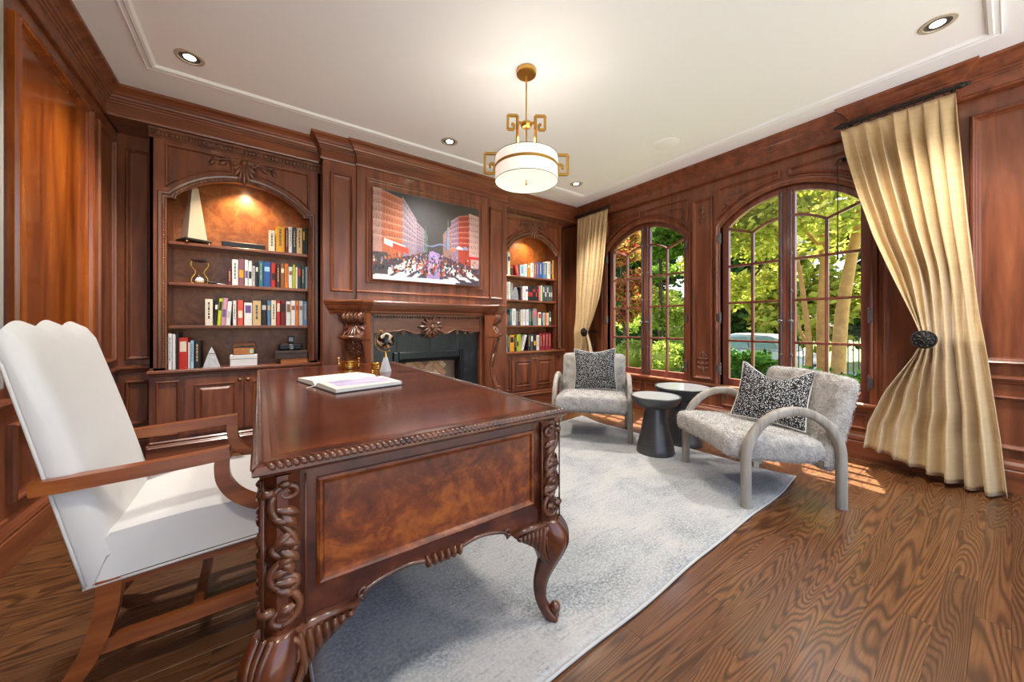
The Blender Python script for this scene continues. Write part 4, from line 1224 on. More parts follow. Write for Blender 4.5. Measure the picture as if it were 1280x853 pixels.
# ================================================================== DESK CHAIR
def linen_mat():
    M = Mat('white_linen', .85, '#d6d3cf', spec=.2)
    w1 = M.noise(M.coords((1, 1, 8)), 160, 2); M.bump(w1, .15, .002); M.b.inputs['Sheen Weight'].default_value = .2; return M.m
MT['linen'] = linen_mat(); MT['welt'] = plain('linen_piping', '#cbc7c2', .85)
dc = thing('desk_chair', 'white upholstered armchair with walnut arms pulled up to the desk', 'chair', (-.17, 1.81, 0))
HW = .262
def rounded_loft(mb, prof_fn, n=28, e=.035):
    rings = []
    for i in range(n + 1):
        s = -1 + 2 * i / n
        k = min(1, (1 - abs(s)) / .16); k = sqrt(1 - (1 - k) ** 2)       # rounding at the ends
        rings.append(prof_fn(s * HW, k))
    mb.loft(rings)
def seat_prof(y, k):
    bul = .020 * (1 - (y / HW) ** 2)
    ins = e_ = .018 * (1 - k)
    top = [(.255, .462), (.20, .472 + bul), (.10, .482 + bul), (.0, .484 + bul), (-.10, .478 + bul), (-.20, .468)]
    pts = [(-.245, .315), (.0, .328), (.262, .338), (.276, .36), (.276, .44)] + top + [(-.235, .42)]
    cx, cz = .01, .40
    return [(cx + (x - cx) * (1 - ins * 1.5), y * .978, cz + (z - cz) * (1 - ins * 5)) for x, z in pts]
s_ = MB(); rounded_loft(s_, seat_prof)
so = s_.build('seat', 'linen', dc, smooth=50)
def back_prof(y, k):
    q = abs(y) / HW
    top = 1.072 + .020 * abs(cos(pi * 1.5 * (y / HW))) + .006 * (1 - q)
    bulge = .020 * (1 - q ** 3) * k
    thin = .020 * (1 - k)
    def fx(z): return -.185 - (z - .42) * .262       # front plane
    def rx(z): return -.250 - (z - .315) * .224      # rear plane
    pts = []
    for i in range(12):
        z = .40 + (top - .05 - .40) * i / 11
        pts.append((fx(z) + bulge * sin(pi * min(1, i / 11 * .9 + .05)) - thin, z))
    zt = top - .05
    pts += [(fx(zt) - .020 - thin, top - .015 * 1), (fx(zt) - .045, top), (rx(zt) + .012, top - .012), (rx(zt) - .002 + thin, zt - .02)]
    for i in range(8):
        z = zt - .05 - (zt - .05 - .315) * i / 7
        pts.append((rx(z) + thin, z))
    return [(x, y, z) for x, z in pts]
b_ = MB(); rounded_loft(b_, back_prof, 44)
bo_ = b_.build('backrest', 'linen', dc, smooth=50)
for sy in (-1, 1):
    pp = back_prof(sy * HW * .985, .5)
    rear = pp[15:]
    MB().tube([(x - .002, sy * (HW - .004), z) for x, y, z in rear], .0045, 6).build('piping', 'welt', bo_, smooth=True)
    MB().tube([(-.247, sy * (HW - .004), .316), (.0, sy * (HW - .003), .328), (.262, sy * (HW - .004), .338)], .0045, 6).build('piping', 'welt', so, smooth=True)
for sy in (-1, 1):
    y = sy * .272
    arm = MB()
    pts = cat_spline([(-.335, y - sy * .012, .634), (-.27, y, .636), (-.10, y + sy * .004, .642), (.04, y, .648), (.088, y, .652)], 5)
    arm.tube(pts, [1.0] * len(pts), sq=(.021, .019), up=(0, 0, 1))
    ao = arm.build('arm', 'chairwood', dc, smooth=30)
    sp_ = cat_spline([(.070, y, .652), (.066, y, .610), (.072, y, .560), (.100, y, .510), (.150, y, .468), (.205, y, .440), (.22, y, .40)], 5)
    MB().tube(sp_, [1.0] * len(sp_), sq=(.018, .020), up=(1, 0, 0)).build('arm_support', 'chairwood', dc, smooth=30)
    yl = sy * .236
    lp = [(.235, yl, .335), (.235, yl, .17), (.235, yl, .0)]
    MB().tube(lp, [1, .95, .82], sq=(.021, .021), up=(1, 0, 0)).build('leg', 'chairwood', dc)
    lp = cat_spline([(-.195, yl, .325), (-.205, yl, .22), (-.245, yl, .10), (-.315, yl, .0)], 5)
    MB().tube(lp, [1.15 - .25 * i / (len(lp) - 1) for i in range(len(lp))], sq=(.022, .024), up=(1, 0, 0)).build('leg', 'chairwood', dc, smooth=30)
    MB().tube([(-.235, yl, .125), (.235, yl, .130)], 1, sq=(.013, .021), up=(0, 0, 1)).build('stretcher', 'chairwood', dc)
MB().tube([(.0, -.236, .128), (.0, .236, .128)], 1, sq=(.013, .019), up=(0, 0, 1)).build('stretcher', 'chairwood', dc)
for sy in (-1, 1): MB().box(-.22, sy * .236 - .016, .300, .25, sy * .236 + .016, .33).build('seat_rail', 'chairwood', dc)

# ================================================================== ARMCHAIRS
def fur_mat():
    M = Mat('cream_fleece', .95, spec=.1)
    M.color(M.ramp(M.noise(M.coords(), 16, 5), [(.3, '#948e87'), (.5, '#b3aea7'), (.72, '#c8c4be')])); M.bump(M.noise(M.coords(), 70, 5), .8, .015)
    M.b.inputs['Sheen Weight'].default_value = .3; return M.m
MT['fur'] = fur_mat()
def strand_mat():
    M = Mat('fleece_strands', .9, spec=.1)
    g = M.n('ShaderNodeNewGeometry'); M.color(M.ramp(g.outputs['Random Per Island'], [(0, '#9d9790'), (.5, '#bcb7b1'), (1, '#d3d0cb')])); return M.m
MT['strand'] = strand_mat()
MT['greywood'] = wood('limed_grey_oak', ['#7d766c', '#9a9287', '#b0a99d'], 'z', rough=.55, grain=20, coat=0)
def sup(n, a, b, e):
    """superellipse outline"""
    out = []
    for i in range(n):
        t = 2 * pi * i / n; c_, s_ = cos(t), sin(t)
        out.append((a * abs(c_) ** e * (1 if c_ >= 0 else -1), b * abs(s_) ** e * (1 if s_ >= 0 else -1)))
    return out
def cushion(rows):
    """rows: list of (centre xyz, half depth vector, half height vector, exponent) along y"""
    mb = MB()
    for c_, a, b, e in []: pass
    return mb
def fleece(mb_src, count, L, rs):
    """short strands scattered over the faces of a mesh"""
    V = [Vector(v) for v in mb_src.v]; tris = []; acc = []; tot = 0
    for f in mb_src.f:
        for k in range(1, len(f) - 1):
            a, b, c_ = V[f[0]], V[f[k]], V[f[k + 1]]
            n_ = (b - a).cross(c_ - a); ar = n_.length / 2
            if ar < 1e-9: continue
            tot += ar; tris.append((a, b, c_, n_.normalized())); acc.append(tot)
    import bisect
    cen = sum(V, Vector()) / len(V); out = MB()
    for _ in range(count):
        a, b, c_, n_ = tris[min(bisect.bisect(acc, rs.random() * tot), len(tris) - 1)]
        u, v = rs.random(), rs.random()
        if u + v > 1: u, v = 1 - u, 1 - v
        p = a + (b - a) * u + (c_ - a) * v
        if n_.dot(p - cen) < 0: n_ = -n_
        d = (n_ * .55 + Vector((rs.gauss(0, .5), rs.gauss(0, .5), rs.gauss(-.25, .5)))).normalized()
        s = d.cross(Vector((rs.gauss(0, 1), rs.gauss(0, 1), rs.gauss(0, 1)))).normalized() * (.0011 + .0010 * rs.random())
        l = L * (.5 + .7 * rs.random()); q = p - n_ * .003
        bend = Vector((rs.gauss(0, .3), rs.gauss(0, .3), -.3)) * l * .4
        o = len(out.v)
        out.v.extend([tuple(q - s), tuple(q + s), tuple(p + d * l * .6 + s * .6), tuple(p + d * l * .6 - s * .6), tuple(p + d * l + bend)])
        out.f.append([o, o + 1, o + 2, o + 3]); out.mi.append(0); out.f.append([o + 3, o + 2, o + 4]); out.mi.append(0)
    return out
def make_armchair(label, loc, facing, grp):
    t = thing('armchair', label, 'armchair', loc, atan2(facing[1], facing[0]), grp)
    rs = random.Random(11)
    # seat
    st = MB(); rings = []; nn = 26
    for i in range(nn + 1):
        s = -1 + 2 * i / nn; y = s * .318
        k = min(1, (1 - abs(s)) / .14); k = .55 + .45 * sqrt(max(0, 1 - (1 - k) ** 2))
        o_ = sup(30, .305 * (.93 + .07 * k), .082 * k, .42)
        rings.append([(.075 + a, y, .335 + b + .03 * (a / .3) * 1.0 * .8 + .012 * cos(s * 1.5)) for a, b in o_])
    st.loft(rings); so = st.build('seat_cushion', 'fur', t, smooth=True)
    tag(fleece(st, 17000, .0125, rs).build('seat_fleece', 'strand', so, recalc=False), kind='stuff')
    bk = MB(); rings = []
    for i in range(nn + 1):
        s = -1 + 2 * i / nn; y = s * .330
        k = min(1, (1 - abs(s)) / .14); k = sqrt(max(0, 1 - (1 - k) ** 2)); k2 = .5 + .5 * k
        o_ = sup(36, .290 * (.93 + .07 * k), .062 * k2, .45)
        ca_, sa_ = cos(radians(106)), sin(radians(106))
        rings.append([(-.315 + a * ca_ - b * sa_ , y, .485 + a * sa_ + b * ca_ + .010 * cos(s * 2)) for a, b in o_])
    bk.loft(rings); bo = bk.build('back_cushion', 'fur', t, smooth=True)
    tag(fleece(bk, 18000, .0125, rs).build('back_fleece', 'strand', bo, recalc=False), kind='stuff')
    for sy in (-1, 1):
        y = sy * .348
        pts = [(.285, y, 0), (.285, y, .15), (.285, y, .29)] + [(.285 * cos(pi * i / 24), y, .29 + .285 * sin(pi * i / 24)) for i in range(1, 24)] + [(-.285, y, .29), (-.285, y, .15), (-.285, y, 0)]
        mb = MB(); rings = []
        P_ = [Vector(p) for p in pts]
        for i, p in enumerate(P_):
            d = (P_[min(i + 1, len(P_) - 1)] - P_[max(i - 1, 0)]).normalized(); w = Vector((0, 1, 0)); u = d.cross(w)
            rings.append([p + u * (a) + w * b for a, b in sup(16, .027, .023, .7)])
        mb.loft(rings); mb.build('arm_hoop', 'greywood', t, smooth=50)
    fr = MB()
    for x in (.22, -.20): fr.box(x - .015, -.345, .245, x + .015, .345, .275)
    fr.build('seat_frame', 'greywood', t)
    return t
acA = make_armchair('cream fleece armchair with grey wooden hoop arms nearest the long curtain', (2.758, 1.03, 0), (-.825, .566), 'fleece armchairs')
acB = copy_tree(acA); acB.location = (2.741, 2.457, 0); acB.rotation_euler = (0, 0, atan2(-.637, -.77))
acB['label'] = 'cream fleece armchair with grey wooden hoop arms in front of the corner bookcase'

# pillows -----------------------------------------------------------
def speckle_mat():
    M = Mat('black_white_speckle', .9, spec=.1)
    v = M.coords(); nz = M.n('ShaderNodeTexNoise'); nz.inputs['Scale'].default_value = 60; M.l(v, nz.inputs['Vector'])
    vo = M.n('ShaderNodeTexVoronoi'); vo.inputs['Scale'].default_value = 140
    mx = M.n('ShaderNodeMix', data_type='VECTOR'); mx.inputs[0].default_value = .012
    M.l(v, mx.inputs[4]); M.l(nz.outputs['Color'], mx.inputs[5]); M.l(mx.outputs[1], vo.inputs['Vector'])
    M.color(M.ramp(vo.outputs['Distance'], [(.0, '#d9d8d5'), (.30, '#cfcecb'), (.40, '#2b2b2c'), (1, '#1d1d1e')])); return M.m
MT['speckle'] = speckle_mat(); MT['pillow_back'] = plain('pale_linen_back', '#d3cfc9', .9)
def pillow(label, M4, size=.225, thick=.07, chop=.03):
    t = thing('pillow', label, 'pillow'); t.matrix_world = M4
    t.location = M4.to_translation(); t.rotation_euler = M4.to_euler()
    def f(sgn):
        def g(i, j):
            u, v = -1 + 2 * i, -1 + 2 * j
            e = max(0, (1 - u * u)) * max(0, (1 - v * v))
            x = size * u * (1 - .075 * (1 - v * v)); y = size * v * (1 - .075 * (1 - u * u))
            y -= chop * max(0, v) ** 1.5 * max(0, 1 - abs(u) * 1.15) ** .8      # chopped top
            return (x, y, sgn * thick * e ** .42 + .004 * sin(9 * u + 3 * v) * e)
        return g
    MB().grid(f(1), 26, 26).build('front_cover', 'speckle', t, smooth=True, recalc=False)
    MB().grid(f(-1), 26, 26).build('back_cover', 'pillow_back', t, smooth=True, recalc=False)
    lp = [f(1)(i / 20, 0) for i in range(20)] + [f(1)(1, i / 20) for i in range(20)] + [f(1)(1 - i / 20, 1) for i in range(20)] + [f(1)(0, 1 - i / 20) for i in range(20)]
    MB().tube(lp, .004, 6, closed=True).build('seam', 'pillow_back', t, smooth=True)
    return t
def frame(origin, right, up):
    r = Vector(right).normalized(); u = Vector(up); u = (u - r * u.dot(r)).normalized(); n = r.cross(u)
    return Matrix(((r.x, u.x, n.x, origin[0]), (r.y, u.y, n.y, origin[1]), (r.z, u.z, n.z, origin[2]), (0, 0, 0, 1)))
def chair_pt(ch, x, y, z):
    a = ch.rotation_euler.z; return (ch.location.x + x * cos(a) - y * sin(a), ch.location.y + x * sin(a) + y * cos(a), z)
def chair_dir(ch, x, y, z):
    a = ch.rotation_euler.z; return (x * cos(a) - y * sin(a), x * sin(a) + y * cos(a), z)
# local chair axes: x forward, y to the sitter's left
pillow('black and white speckled pillow standing upright on the corner armchair', frame(chair_pt(acB, -.145, .02, .625), chair_dir(acB, 0, 1, .03), chair_dir(acB, -.27, 0, 1)), .215)
pillow('black and white speckled pillow tilted against the back of the near armchair', frame(chair_pt(acA, -.125, .01, .61), chair_dir(acA, -.68, .70, -.10), chair_dir(acA, -.62, -.18, 1)), .208, .065, .10)

# side tables -------------------------------------------------------
def gunmetal():
    M = Mat('brushed_gunmetal', .38, metal=.85)
    M.color(M.ramp(M.noise(M.coords((1, 1, 14)), 9, 4), [(.3, '#565759'), (.7, '#616264')])); return M.m
MT['gunmetal'] = gunmetal(); MT['tabletop'] = plain('pale_glazed_top', '#bfc0c0', .12, spec=.6)
def side_table(label, loc, h, rb, rn, rt, bh):
    t = thing('side_table', label, 'side table', loc, group='mushroom side tables')
    MB().lathe([(.002, 0), (rb, 0), (rb + .002, .006), (rb - .004, .05), (rn + (rb - rn) * .45, (h - bh) * .5), (rn, h - bh - .01), (rn, h - bh), (.002, h - bh)], 44).build('pedestal', 'gunmetal', t, smooth=35)
    MB().lathe([(.002, h - bh), (rn, h - bh), (rt * .66, h - bh + .010), (rt * .83, h - bh + .030), (rt * .95, h - .040), (rt, h - .016), (rt + .001, h - .004), (rt - .003, h), (rt - .012, h), (rt - .014, h - .006), (.002, h - .006)], 52).build('bowl_top', 'gunmetal', t, smooth=35)
    MB().lathe([(.002, h - .006), (rt - .015, h - .006), (rt - .015, h - .001), (.002, h - .001)], 52).build('table_surface', 'tabletop', t, smooth=35)
side_table('shorter gunmetal mushroom side table, nearer the rug centre', (2.725, 1.745, .010), .480, .150, .085, .200, .105)
side_table('taller wider gunmetal mushroom side table close to the windows', (3.165, 1.755, 0), .520, .172, .100, .238, .125)

# ================================================================== THINGS ON THE DESK
DZ = .7821
ob = thing('open_book', 'large open book lying face up on the desk', 'book', (.372, 1.985, DZ), radians(12))
MT['darkcover'] = plain('dark_book_cover', '#22252c', .5)
MB().cbox(-.165, -.262, 0, .165, .262, .004, .001).build('cover', 'darkcover', ob)
def pagef(sgn):
    def g(i, j):
        x = -.158 + .316 * i; q = j
        z = .004 + .030 * (sin(pi * min(1, q * 1.0 + .02) ** .55) ** .7 * .75 + .25 * (1 - q)) * (1 - .25 * q)
        z = .004 + .021 * ((1 - (1 - min(1, q / .18)) ** 2) * .9 + .1) * (1 - .35 * max(0, q - .18))
        return (x, sgn * (.003 + .25 * q), z)
    return g
def page_mat():
    M = Mat('printed_page', .7)
    tc = M.n('ShaderNodeTexCoord'); sp2 = M.n('ShaderNodeSeparateXYZ'); M.l(tc.outputs['Object'], sp2.inputs[0])
    def rng(o_, a, b):
        g1 = M.n('ShaderNodeMath', operation='GREATER_THAN'); M.l(o_, g1.inputs[0]); g1.inputs[1].default_value = a
        g2 = M.n('ShaderNodeMath', operation='LESS_THAN'); M.l(o_, g2.inputs[0]); g2.inputs[1].default_value = b
        mm = M.n('ShaderNodeMath', operation='MULTIPLY'); M.l(g1.outputs[0], mm.inputs[0]); M.l(g2.outputs[0], mm.inputs[1]); return mm.outputs[0]
    mm = M.n('ShaderNodeMath', operation='MULTIPLY'); M.l(rng(sp2.outputs[0], -.125, .135), mm.inputs[0]); M.l(rng(sp2.outputs[1], -.205, -.030), mm.inputs[1])
    pic = M.ramp(M.noise(M.coords((1, 3, 1)), 9, 5), [(.3, '#9d8fb4'), (.5, '#c0b3d2'), (.7, '#ddd3e2')])
    M.color(M.mix('#dbd7ce', pic, mm.outputs[0])); return M.m
MT['page'] = page_mat()
for sgn in (-1, 1):
    mb = MB(); f = pagef(sgn); nu, nv = 4, 16
    rings = []
    for j in range(nv + 1):
        a = f(0, j / nv); b = f(1, j / nv)
        rings.append([(a[0], a[1], .004), (b[0], b[1], .004), b, a])
    mb.loft(rings); mb.build('page_block', 'page', ob, smooth=30)
MB().tube([(-.158, .0, .006), (-.175, -.004, .004), (-.200, -.01, .0015)], .0018, 5).build('ribbon', 'paper', ob)

gl = thing('desk_globe', 'small black and gold globe on a white marble cone', 'globe', (.662, 2.344, DZ))
MB().lathe([(.001, 0), (.036, 0), (.037, .003), (.012, .092), (.001, .094)], 24).build('base', 'marble_w', gl, smooth=35)
MB().lathe([(.001, .092), (.0125, .092), (.004, .128), (.001, .130)], 18).build('cone_tip', 'goldbright', gl, smooth=35)
ax = radians(23)
vw = (-.72, .69)                                                   # ring lies in the plane across the view
ring = []
for i in range(25):
    a = radians(-62) - pi * 1.0 * i / 24 - radians(0)
    a = radians(-70) - radians(182) * i / 24
    ring.append((.068 * cos(a) * .82, -.068 * cos(a) * .58, .198 + .068 * sin(a)))
MB().tube(ring, .0035, 8).build('meridian', 'goldbright', gl, smooth=True)
pn = MB()
for p in (ring[0], ring[-1]): pn.sphere(p, (.006, .006, .006), 8, 6)
pn.tube([ring[0], ring[-1]], .002, 6); pn.build('axis_pins', 'goldbright', gl, smooth=True)
def globe_mat():
    M = Mat('globe_map', .18)
    a = M.noise(M.coords(), 22, 5, .5, .4)
    M.color(M.ramp(a, [(.53, '#0d0e10'), (.55, '#b08a5a'), (.62, '#d9cbb4'), (.74, '#8fa0ac')])); return M.m
MT['globe'] = globe_mat()
MB().sphere((0, 0, .198), .054, 28, 18).build('sphere', 'globe', gl, smooth=True)

bc = thing('brass_bowl', 'polished brass lidded bowl with two tall handles on the desk', 'bowl', (.494, 2.618, DZ))
MB().lathe([(.001, 0), (.046, 0), (.048, .004), (.047, .030), (.052, .034), (.052, .040), (.045, .043), (.047, .052), (.044, .058), (.001, .062)], 32).build('body', 'goldbright', bc, smooth=30)
for s2 in (-1, 1):
    d = Vector((cos(radians(-35)), sin(radians(-35)), 0)) * s2
    h = MB(); h.tube([(d.x * .05, d.y * .05, .034), (d.x * .066, d.y * .066, .040), (d.x * .07, d.y * .07, .055), (d.x * .066, d.y * .066, .066)], .004, 8)
    h.sphere((d.x * .068, d.y * .068, .072), .009, 10, 8); h.tube([(d.x * .066, d.y * .066, .0), (d.x * .067, d.y * .067, .040)], .005, 8)
    h.build('handle', 'goldbright', bc, smooth=True)
bx = thing('brass_cup', 'small ridged brass cup tucked behind the globe', 'cup', (.640, 2.513, DZ))
MB().lathe([(.001, 0), (.030, 0), (.031, .006), (.028, .010), (.031, .016), (.028, .020), (.031, .026), (.028, .030), (.031, .036), (.029, .044), (.024, .045), (.022, .010), (.001, .010)], 26).build('body', 'goldbright', bx, smooth=30)
MB().lathe([(.031, .036), (.0335, .038), (.0335, .044), (.031, .046)], 26, caps=False).build('rim', 'goldbright', bx, smooth=30)
# ================================================================== BOOKS
BC = {'cream': '#d9cfb8', 'golden yellow': '#d99a1c', 'maroon': '#5a2028', 'white': '#dedbd6', 'navy': '#27324a', 'tan': '#c7a778', 'black': '#1c1b1d', 'dark green': '#20362c',
      'mauve': '#80505a', 'purple': '#6a4a86', 'light grey': '#b9b7b3', 'teal': '#2f6a74', 'royal blue': '#24508f', 'pale blue': '#9cc3d6', 'red': '#b52a22', 'dark brown': '#3a2620', 'brown': '#8a5a38',
      'orange': '#dc7a22', 'lime': '#b9c22e', 'slate blue': '#54789c', 'pink': '#c893a4', 'coral red': '#cf5340', 'dark red': '#6e1a22', 'grey': '#7b7d7f', 'rose': '#c25a64', 'pale green': '#9fc0a0',
      'charcoal': '#3f4a48', 'lavender': '#b5aecb', 'crimson': '#8a1730'}
for k_, v_ in list(BC.items()): MT['bk_' + k_] = plain('book_' + k_.replace(' ', '_'), v_, .5, var=.08, vs=30)
ORD = ['first', 'second', 'third', 'fourth', 'fifth', 'sixth', 'seventh', 'eighth', 'ninth', 'tenth', 'eleventh', 'twelfth', 'thirteenth', 'fourteenth', 'fifteenth', 'sixteenth', 'seventeenth', 'eighteenth', 'nineteenth', 'twentieth', 'twenty-first', 'twenty-second']
def book(label, x, w, h, col, band, y, z, depth, tilt, grp):
    w = max(w - .0015, .008)
    t = thing('book', label, 'book', (x + (w if tilt > 0 else 0), y, z), 0, grp)
    if tilt: t.rotation_euler = (0, radians(tilt), 0)
    x0 = -w if tilt > 0 else 0; x1 = x0 + w; b = .0022
    c = MB(); c.box(x0, .0, 0, x0 + b, depth, h); c.box(x1 - b, 0, 0, x1, depth, h)
    c.loft([[(x0, .0, zz), (x0 + w * .2, -.004, zz), (x1 - w * .2, -.004, zz), (x1, .0, zz), (x1, .003, zz), (x0, .003, zz)] for zz in (0, h)])
    c.build('cover', 'bk_' + col, t)
    MB().box(x0 + b, .003, .003, x1 - b, depth - .004, h - .004).build('pages', 'paper', t)
    if band:
        m = MB(); k = (len(label) * 7 + int(x * 1000)) % 3
        for (q0, q1) in (((.62, .80),), ((.30, .58),), ((.55, .88),))[k]:
            m.box(x0 + w * .14, -.0048, h * q0, x1 - w * .14, -.0036, h * q1)
        m.build('spine_label', 'bk_' + band, t)
    elif w > .02:
        m = MB(); inv = 'bk_charcoal' if col in ('white', 'cream', 'tan', 'pale blue', 'light grey', 'golden yellow', 'lime', 'orange') else 'bk_tan'
        r = random.Random(int(x * 977)); zz = h * .25
        while zz < h * .85:
            l = .008 + .02 * r.random(); m.box(x0 + w * .38, -.0046, zz, x1 - w * .38, -.0036, min(zz + l, h * .9)); zz += l + .006
        m.build('spine_title', inv, t)
    return t
def shelf_row(lst, z, shelf, case, y=3.93, depth=.165):
    n = len(lst)
    for i, it in enumerate(lst):
        x, w, h, col = it[:4]; band = it[4] if len(it) > 4 else None; tilt = it[5] if len(it) > 5 else 0
        pos = 'leftmost' if i == 0 else ('rightmost' if i == n - 1 else ORD[i] + ' from the left')
        lab = '%s book%s, %s, %s of %s' % (col, ' with %s label' % band if band else '', pos, shelf, case)
        book(lab, x, w, h, col, band, y, z, depth, tilt, 'books on the %s of the %s' % (shelf, case))
LB, RB = 'obelisk bookcase', 'corner bookcase'
L1 = [(0.066, 0.047, 0.192, 'cream'), (0.12, 0.068, 0.235, 'golden yellow'), (0.191, 0.028, 0.23, 'maroon'), (0.219, 0.029, 0.246, 'white'), (0.25, 0.032, 0.246, 'navy'), (0.283, 0.048, 0.249, 'tan'), (0.333, 0.020, 0.249, 'black', 'golden yellow'), (0.354, 0.019, 0.262, 'dark green')]
L2 = [(-0.229, 0.03, 0.142, 'maroon'), (-0.198, 0.042, 0.226, 'white'), (-0.155, 0.043, 0.237, 'mauve', 'golden yellow'), (-0.11, 0.025, 0.232, 'white', 'purple'), (-0.084, 0.027, 0.225, 'white', 'black'), (-0.056, 0.022, 0.183, 'light grey'), (-0.033, 0.022, 0.217, 'black', 'cream'), (-0.009, 0.034, 0.233, 'teal'), (0.026, 0.055, 0.229, 'royal blue', 'pale blue'), (0.083, 0.035, 0.223, 'red', 'black'), (0.121, 0.033, 0.22, 'dark brown'), (0.156, 0.032, 0.224, 'brown', 'cream'), (0.189, 0.028, 0.227, 'orange'), (0.219, 0.032, 0.2, 'white', 'brown'), (0.254, 0.018, 0.224, 'lime'), (0.274, 0.02, 0.202, 'cream'), (0.295, 0.025, 0.217, 'navy', 'red'), (0.322, 0.029, 0.22, 'dark green'), (0.352, 0.011, 0.212, 'slate blue'), (0.3635, 0.010, 0.213, 'light grey')]
L3 = [(-0.377, 0.051, 0.223, 'cream'), (-0.325, 0.024, 0.22, 'black', 'white', 4), (-0.300, 0.026, 0.232, 'lime', 'black', 4), (-0.273, 0.031, 0.236, 'pink', 'purple', 4), (-0.241, 0.030, 0.209, 'white', 'light grey', 4), (-0.192, 0.024, 0.216, 'white'), (-0.161, 0.041, 0.223, 'coral red', 'cream'), (-0.114, 0.057, 0.202, 'white', 'purple'), (-0.054, 0.062, 0.222, 'tan'), (0.01, 0.042, 0.228, 'black', 'light grey'), (0.054, 0.026, 0.226, 'slate blue', 'tan'), (0.083, 0.039, 0.231, 'cream'), (0.125, 0.029, 0.232, 'red', 'cream'), (0.156, 0.04, 0.23, 'dark red', 'black'), (0.199, 0.038, 0.226, 'white', 'brown'), (0.239, 0.036, 0.234, 'white', 'brown'), (0.277, 0.022, 0.235, 'orange', 'red'), (0.302, 0.034, 0.234, 'light grey', 'brown'), (0.338, 0.035, 0.231, 'slate blue')]
L4 = [(-0.598, 0.022, 0.288, 'white'), (-0.574, 0.02, 0.283, 'white'), (-0.553, 0.016, 0.295, 'black'), (-0.536, 0.055, 0.253, 'red', 'cream'), (-0.48, 0.013, 0.212, 'white'), (-0.466, 0.022, 0.227, 'pale blue'), (-0.443, 0.04, 0.223, 'black')]
R1 = [(2.666, 0.045, 0.279, 'navy'), (2.715, 0.043, 0.31, 'cream', 'dark green'), (2.866, 0.050, 0.15, 'red', None, -12), (2.924, 0.073, 0.158, 'pale blue'), (3.0, 0.05, 0.177, 'white'), (3.056, 0.05, 0.207, 'orange', 'cream'), (3.111, 0.058, 0.202, 'white'), (3.172, 0.043, 0.212, 'brown'), (3.219, 0.034, 0.219, 'purple'), (3.259, 0.07, 0.229, 'royal blue'), (3.338, 0.08, 0.23, 'slate blue'), (3.422, 0.06, 0.256, 'cream'), (3.486, 0.033, 0.275, 'navy'), (3.521, 0.027, 0.281, 'golden yellow')]
R2 = [(2.666, 0.023, 0.229, 'white'), (2.692, 0.035, 0.234, 'light grey'), (2.73, 0.035, 0.239, 'white'), (2.769, 0.035, 0.226, 'grey'), (2.919, 0.021, 0.178, 'black'), (2.943, 0.026, 0.18, 'mauve'), (2.972, 0.041, 0.195, 'white'), (3.016, 0.047, 0.198, 'white', 'purple')] + [(3.066 + .0272 * i, .025, .205, 'black', 'red') for i in range(7)] + [(3.26, 0.032, 0.22, 'rose'), (3.295, 0.034, 0.225, 'pale green')] + [(3.334 + .038 * i, .034, .232, 'charcoal', 'light grey') for i in range(5)]
R3 = [(2.657, 0.03, 0.127, 'navy'), (2.691, 0.026, 0.152, 'rose'), (2.719, 0.03, 0.169, 'navy'), (2.751, 0.036, 0.211, 'teal'), (2.791, 0.062, 0.229, 'white'), (2.857, 0.029, 0.205, 'grey'), (2.888, 0.044, 0.215, 'navy'), (2.934, 0.035, 0.216, 'cream'), (2.974, 0.036, 0.225, 'white'), (3.012, 0.026, 0.223, 'lavender'), (3.04, 0.037, 0.224, 'white'), (3.081, 0.037, 0.232, 'teal'), (3.12, 0.033, 0.229, 'black'), (3.156, 0.069, 0.239, 'grey', 'rose'), (3.247, 0.059, 0.189, 'cream', 'red'), (3.309, 0.029, 0.19, 'navy'), (3.341, 0.032, 0.185, 'pale blue'), (3.38, 0.035, 0.186, 'orange'), (3.417, 0.033, 0.183, 'cream'), (3.453, 0.045, 0.202, 'charcoal', 'cream')]
R4 = [(2.657, 0.03, 0.234, 'rose'), (2.689, 0.024, 0.23, 'pale blue'), (2.715, 0.028, 0.23, 'dark green'), (2.749, 0.079, 0.222, 'golden yellow', 'black'), (2.832, 0.033, 0.208, 'black'), (2.869, 0.031, 0.227, 'lime', 'black'), (2.902, 0.036, 0.227, 'lime'), (2.948, .035, .225, 'white', None, 17), (3.064, 0.043, 0.235, 'black'), (3.112, 0.044, 0.229, 'charcoal', 'white'), (3.16, 0.053, 0.233, 'black', 'golden yellow'), (3.22, 0.05, 0.215, 'cream'), (3.274, 0.053, 0.239, 'crimson'), (3.331, 0.051, 0.238, 'crimson'), (3.387, 0.052, 0.241, 'crimson'), (3.443, 0.053, 0.24, 'crimson')]
shelf_row(L1, 1.76, 'top shelf', LB); shelf_row(L2, 1.43, 'second shelf', LB); shelf_row(L3, 1.08, 'third shelf', LB); shelf_row(L4, .727, 'counter', LB, 3.90, .18)
shelf_row(R1, 1.76, 'top shelf', RB); shelf_row(R2, 1.43, 'second shelf', RB); shelf_row(R3, 1.08, 'third shelf', RB); shelf_row(R4, .727, 'counter', RB)

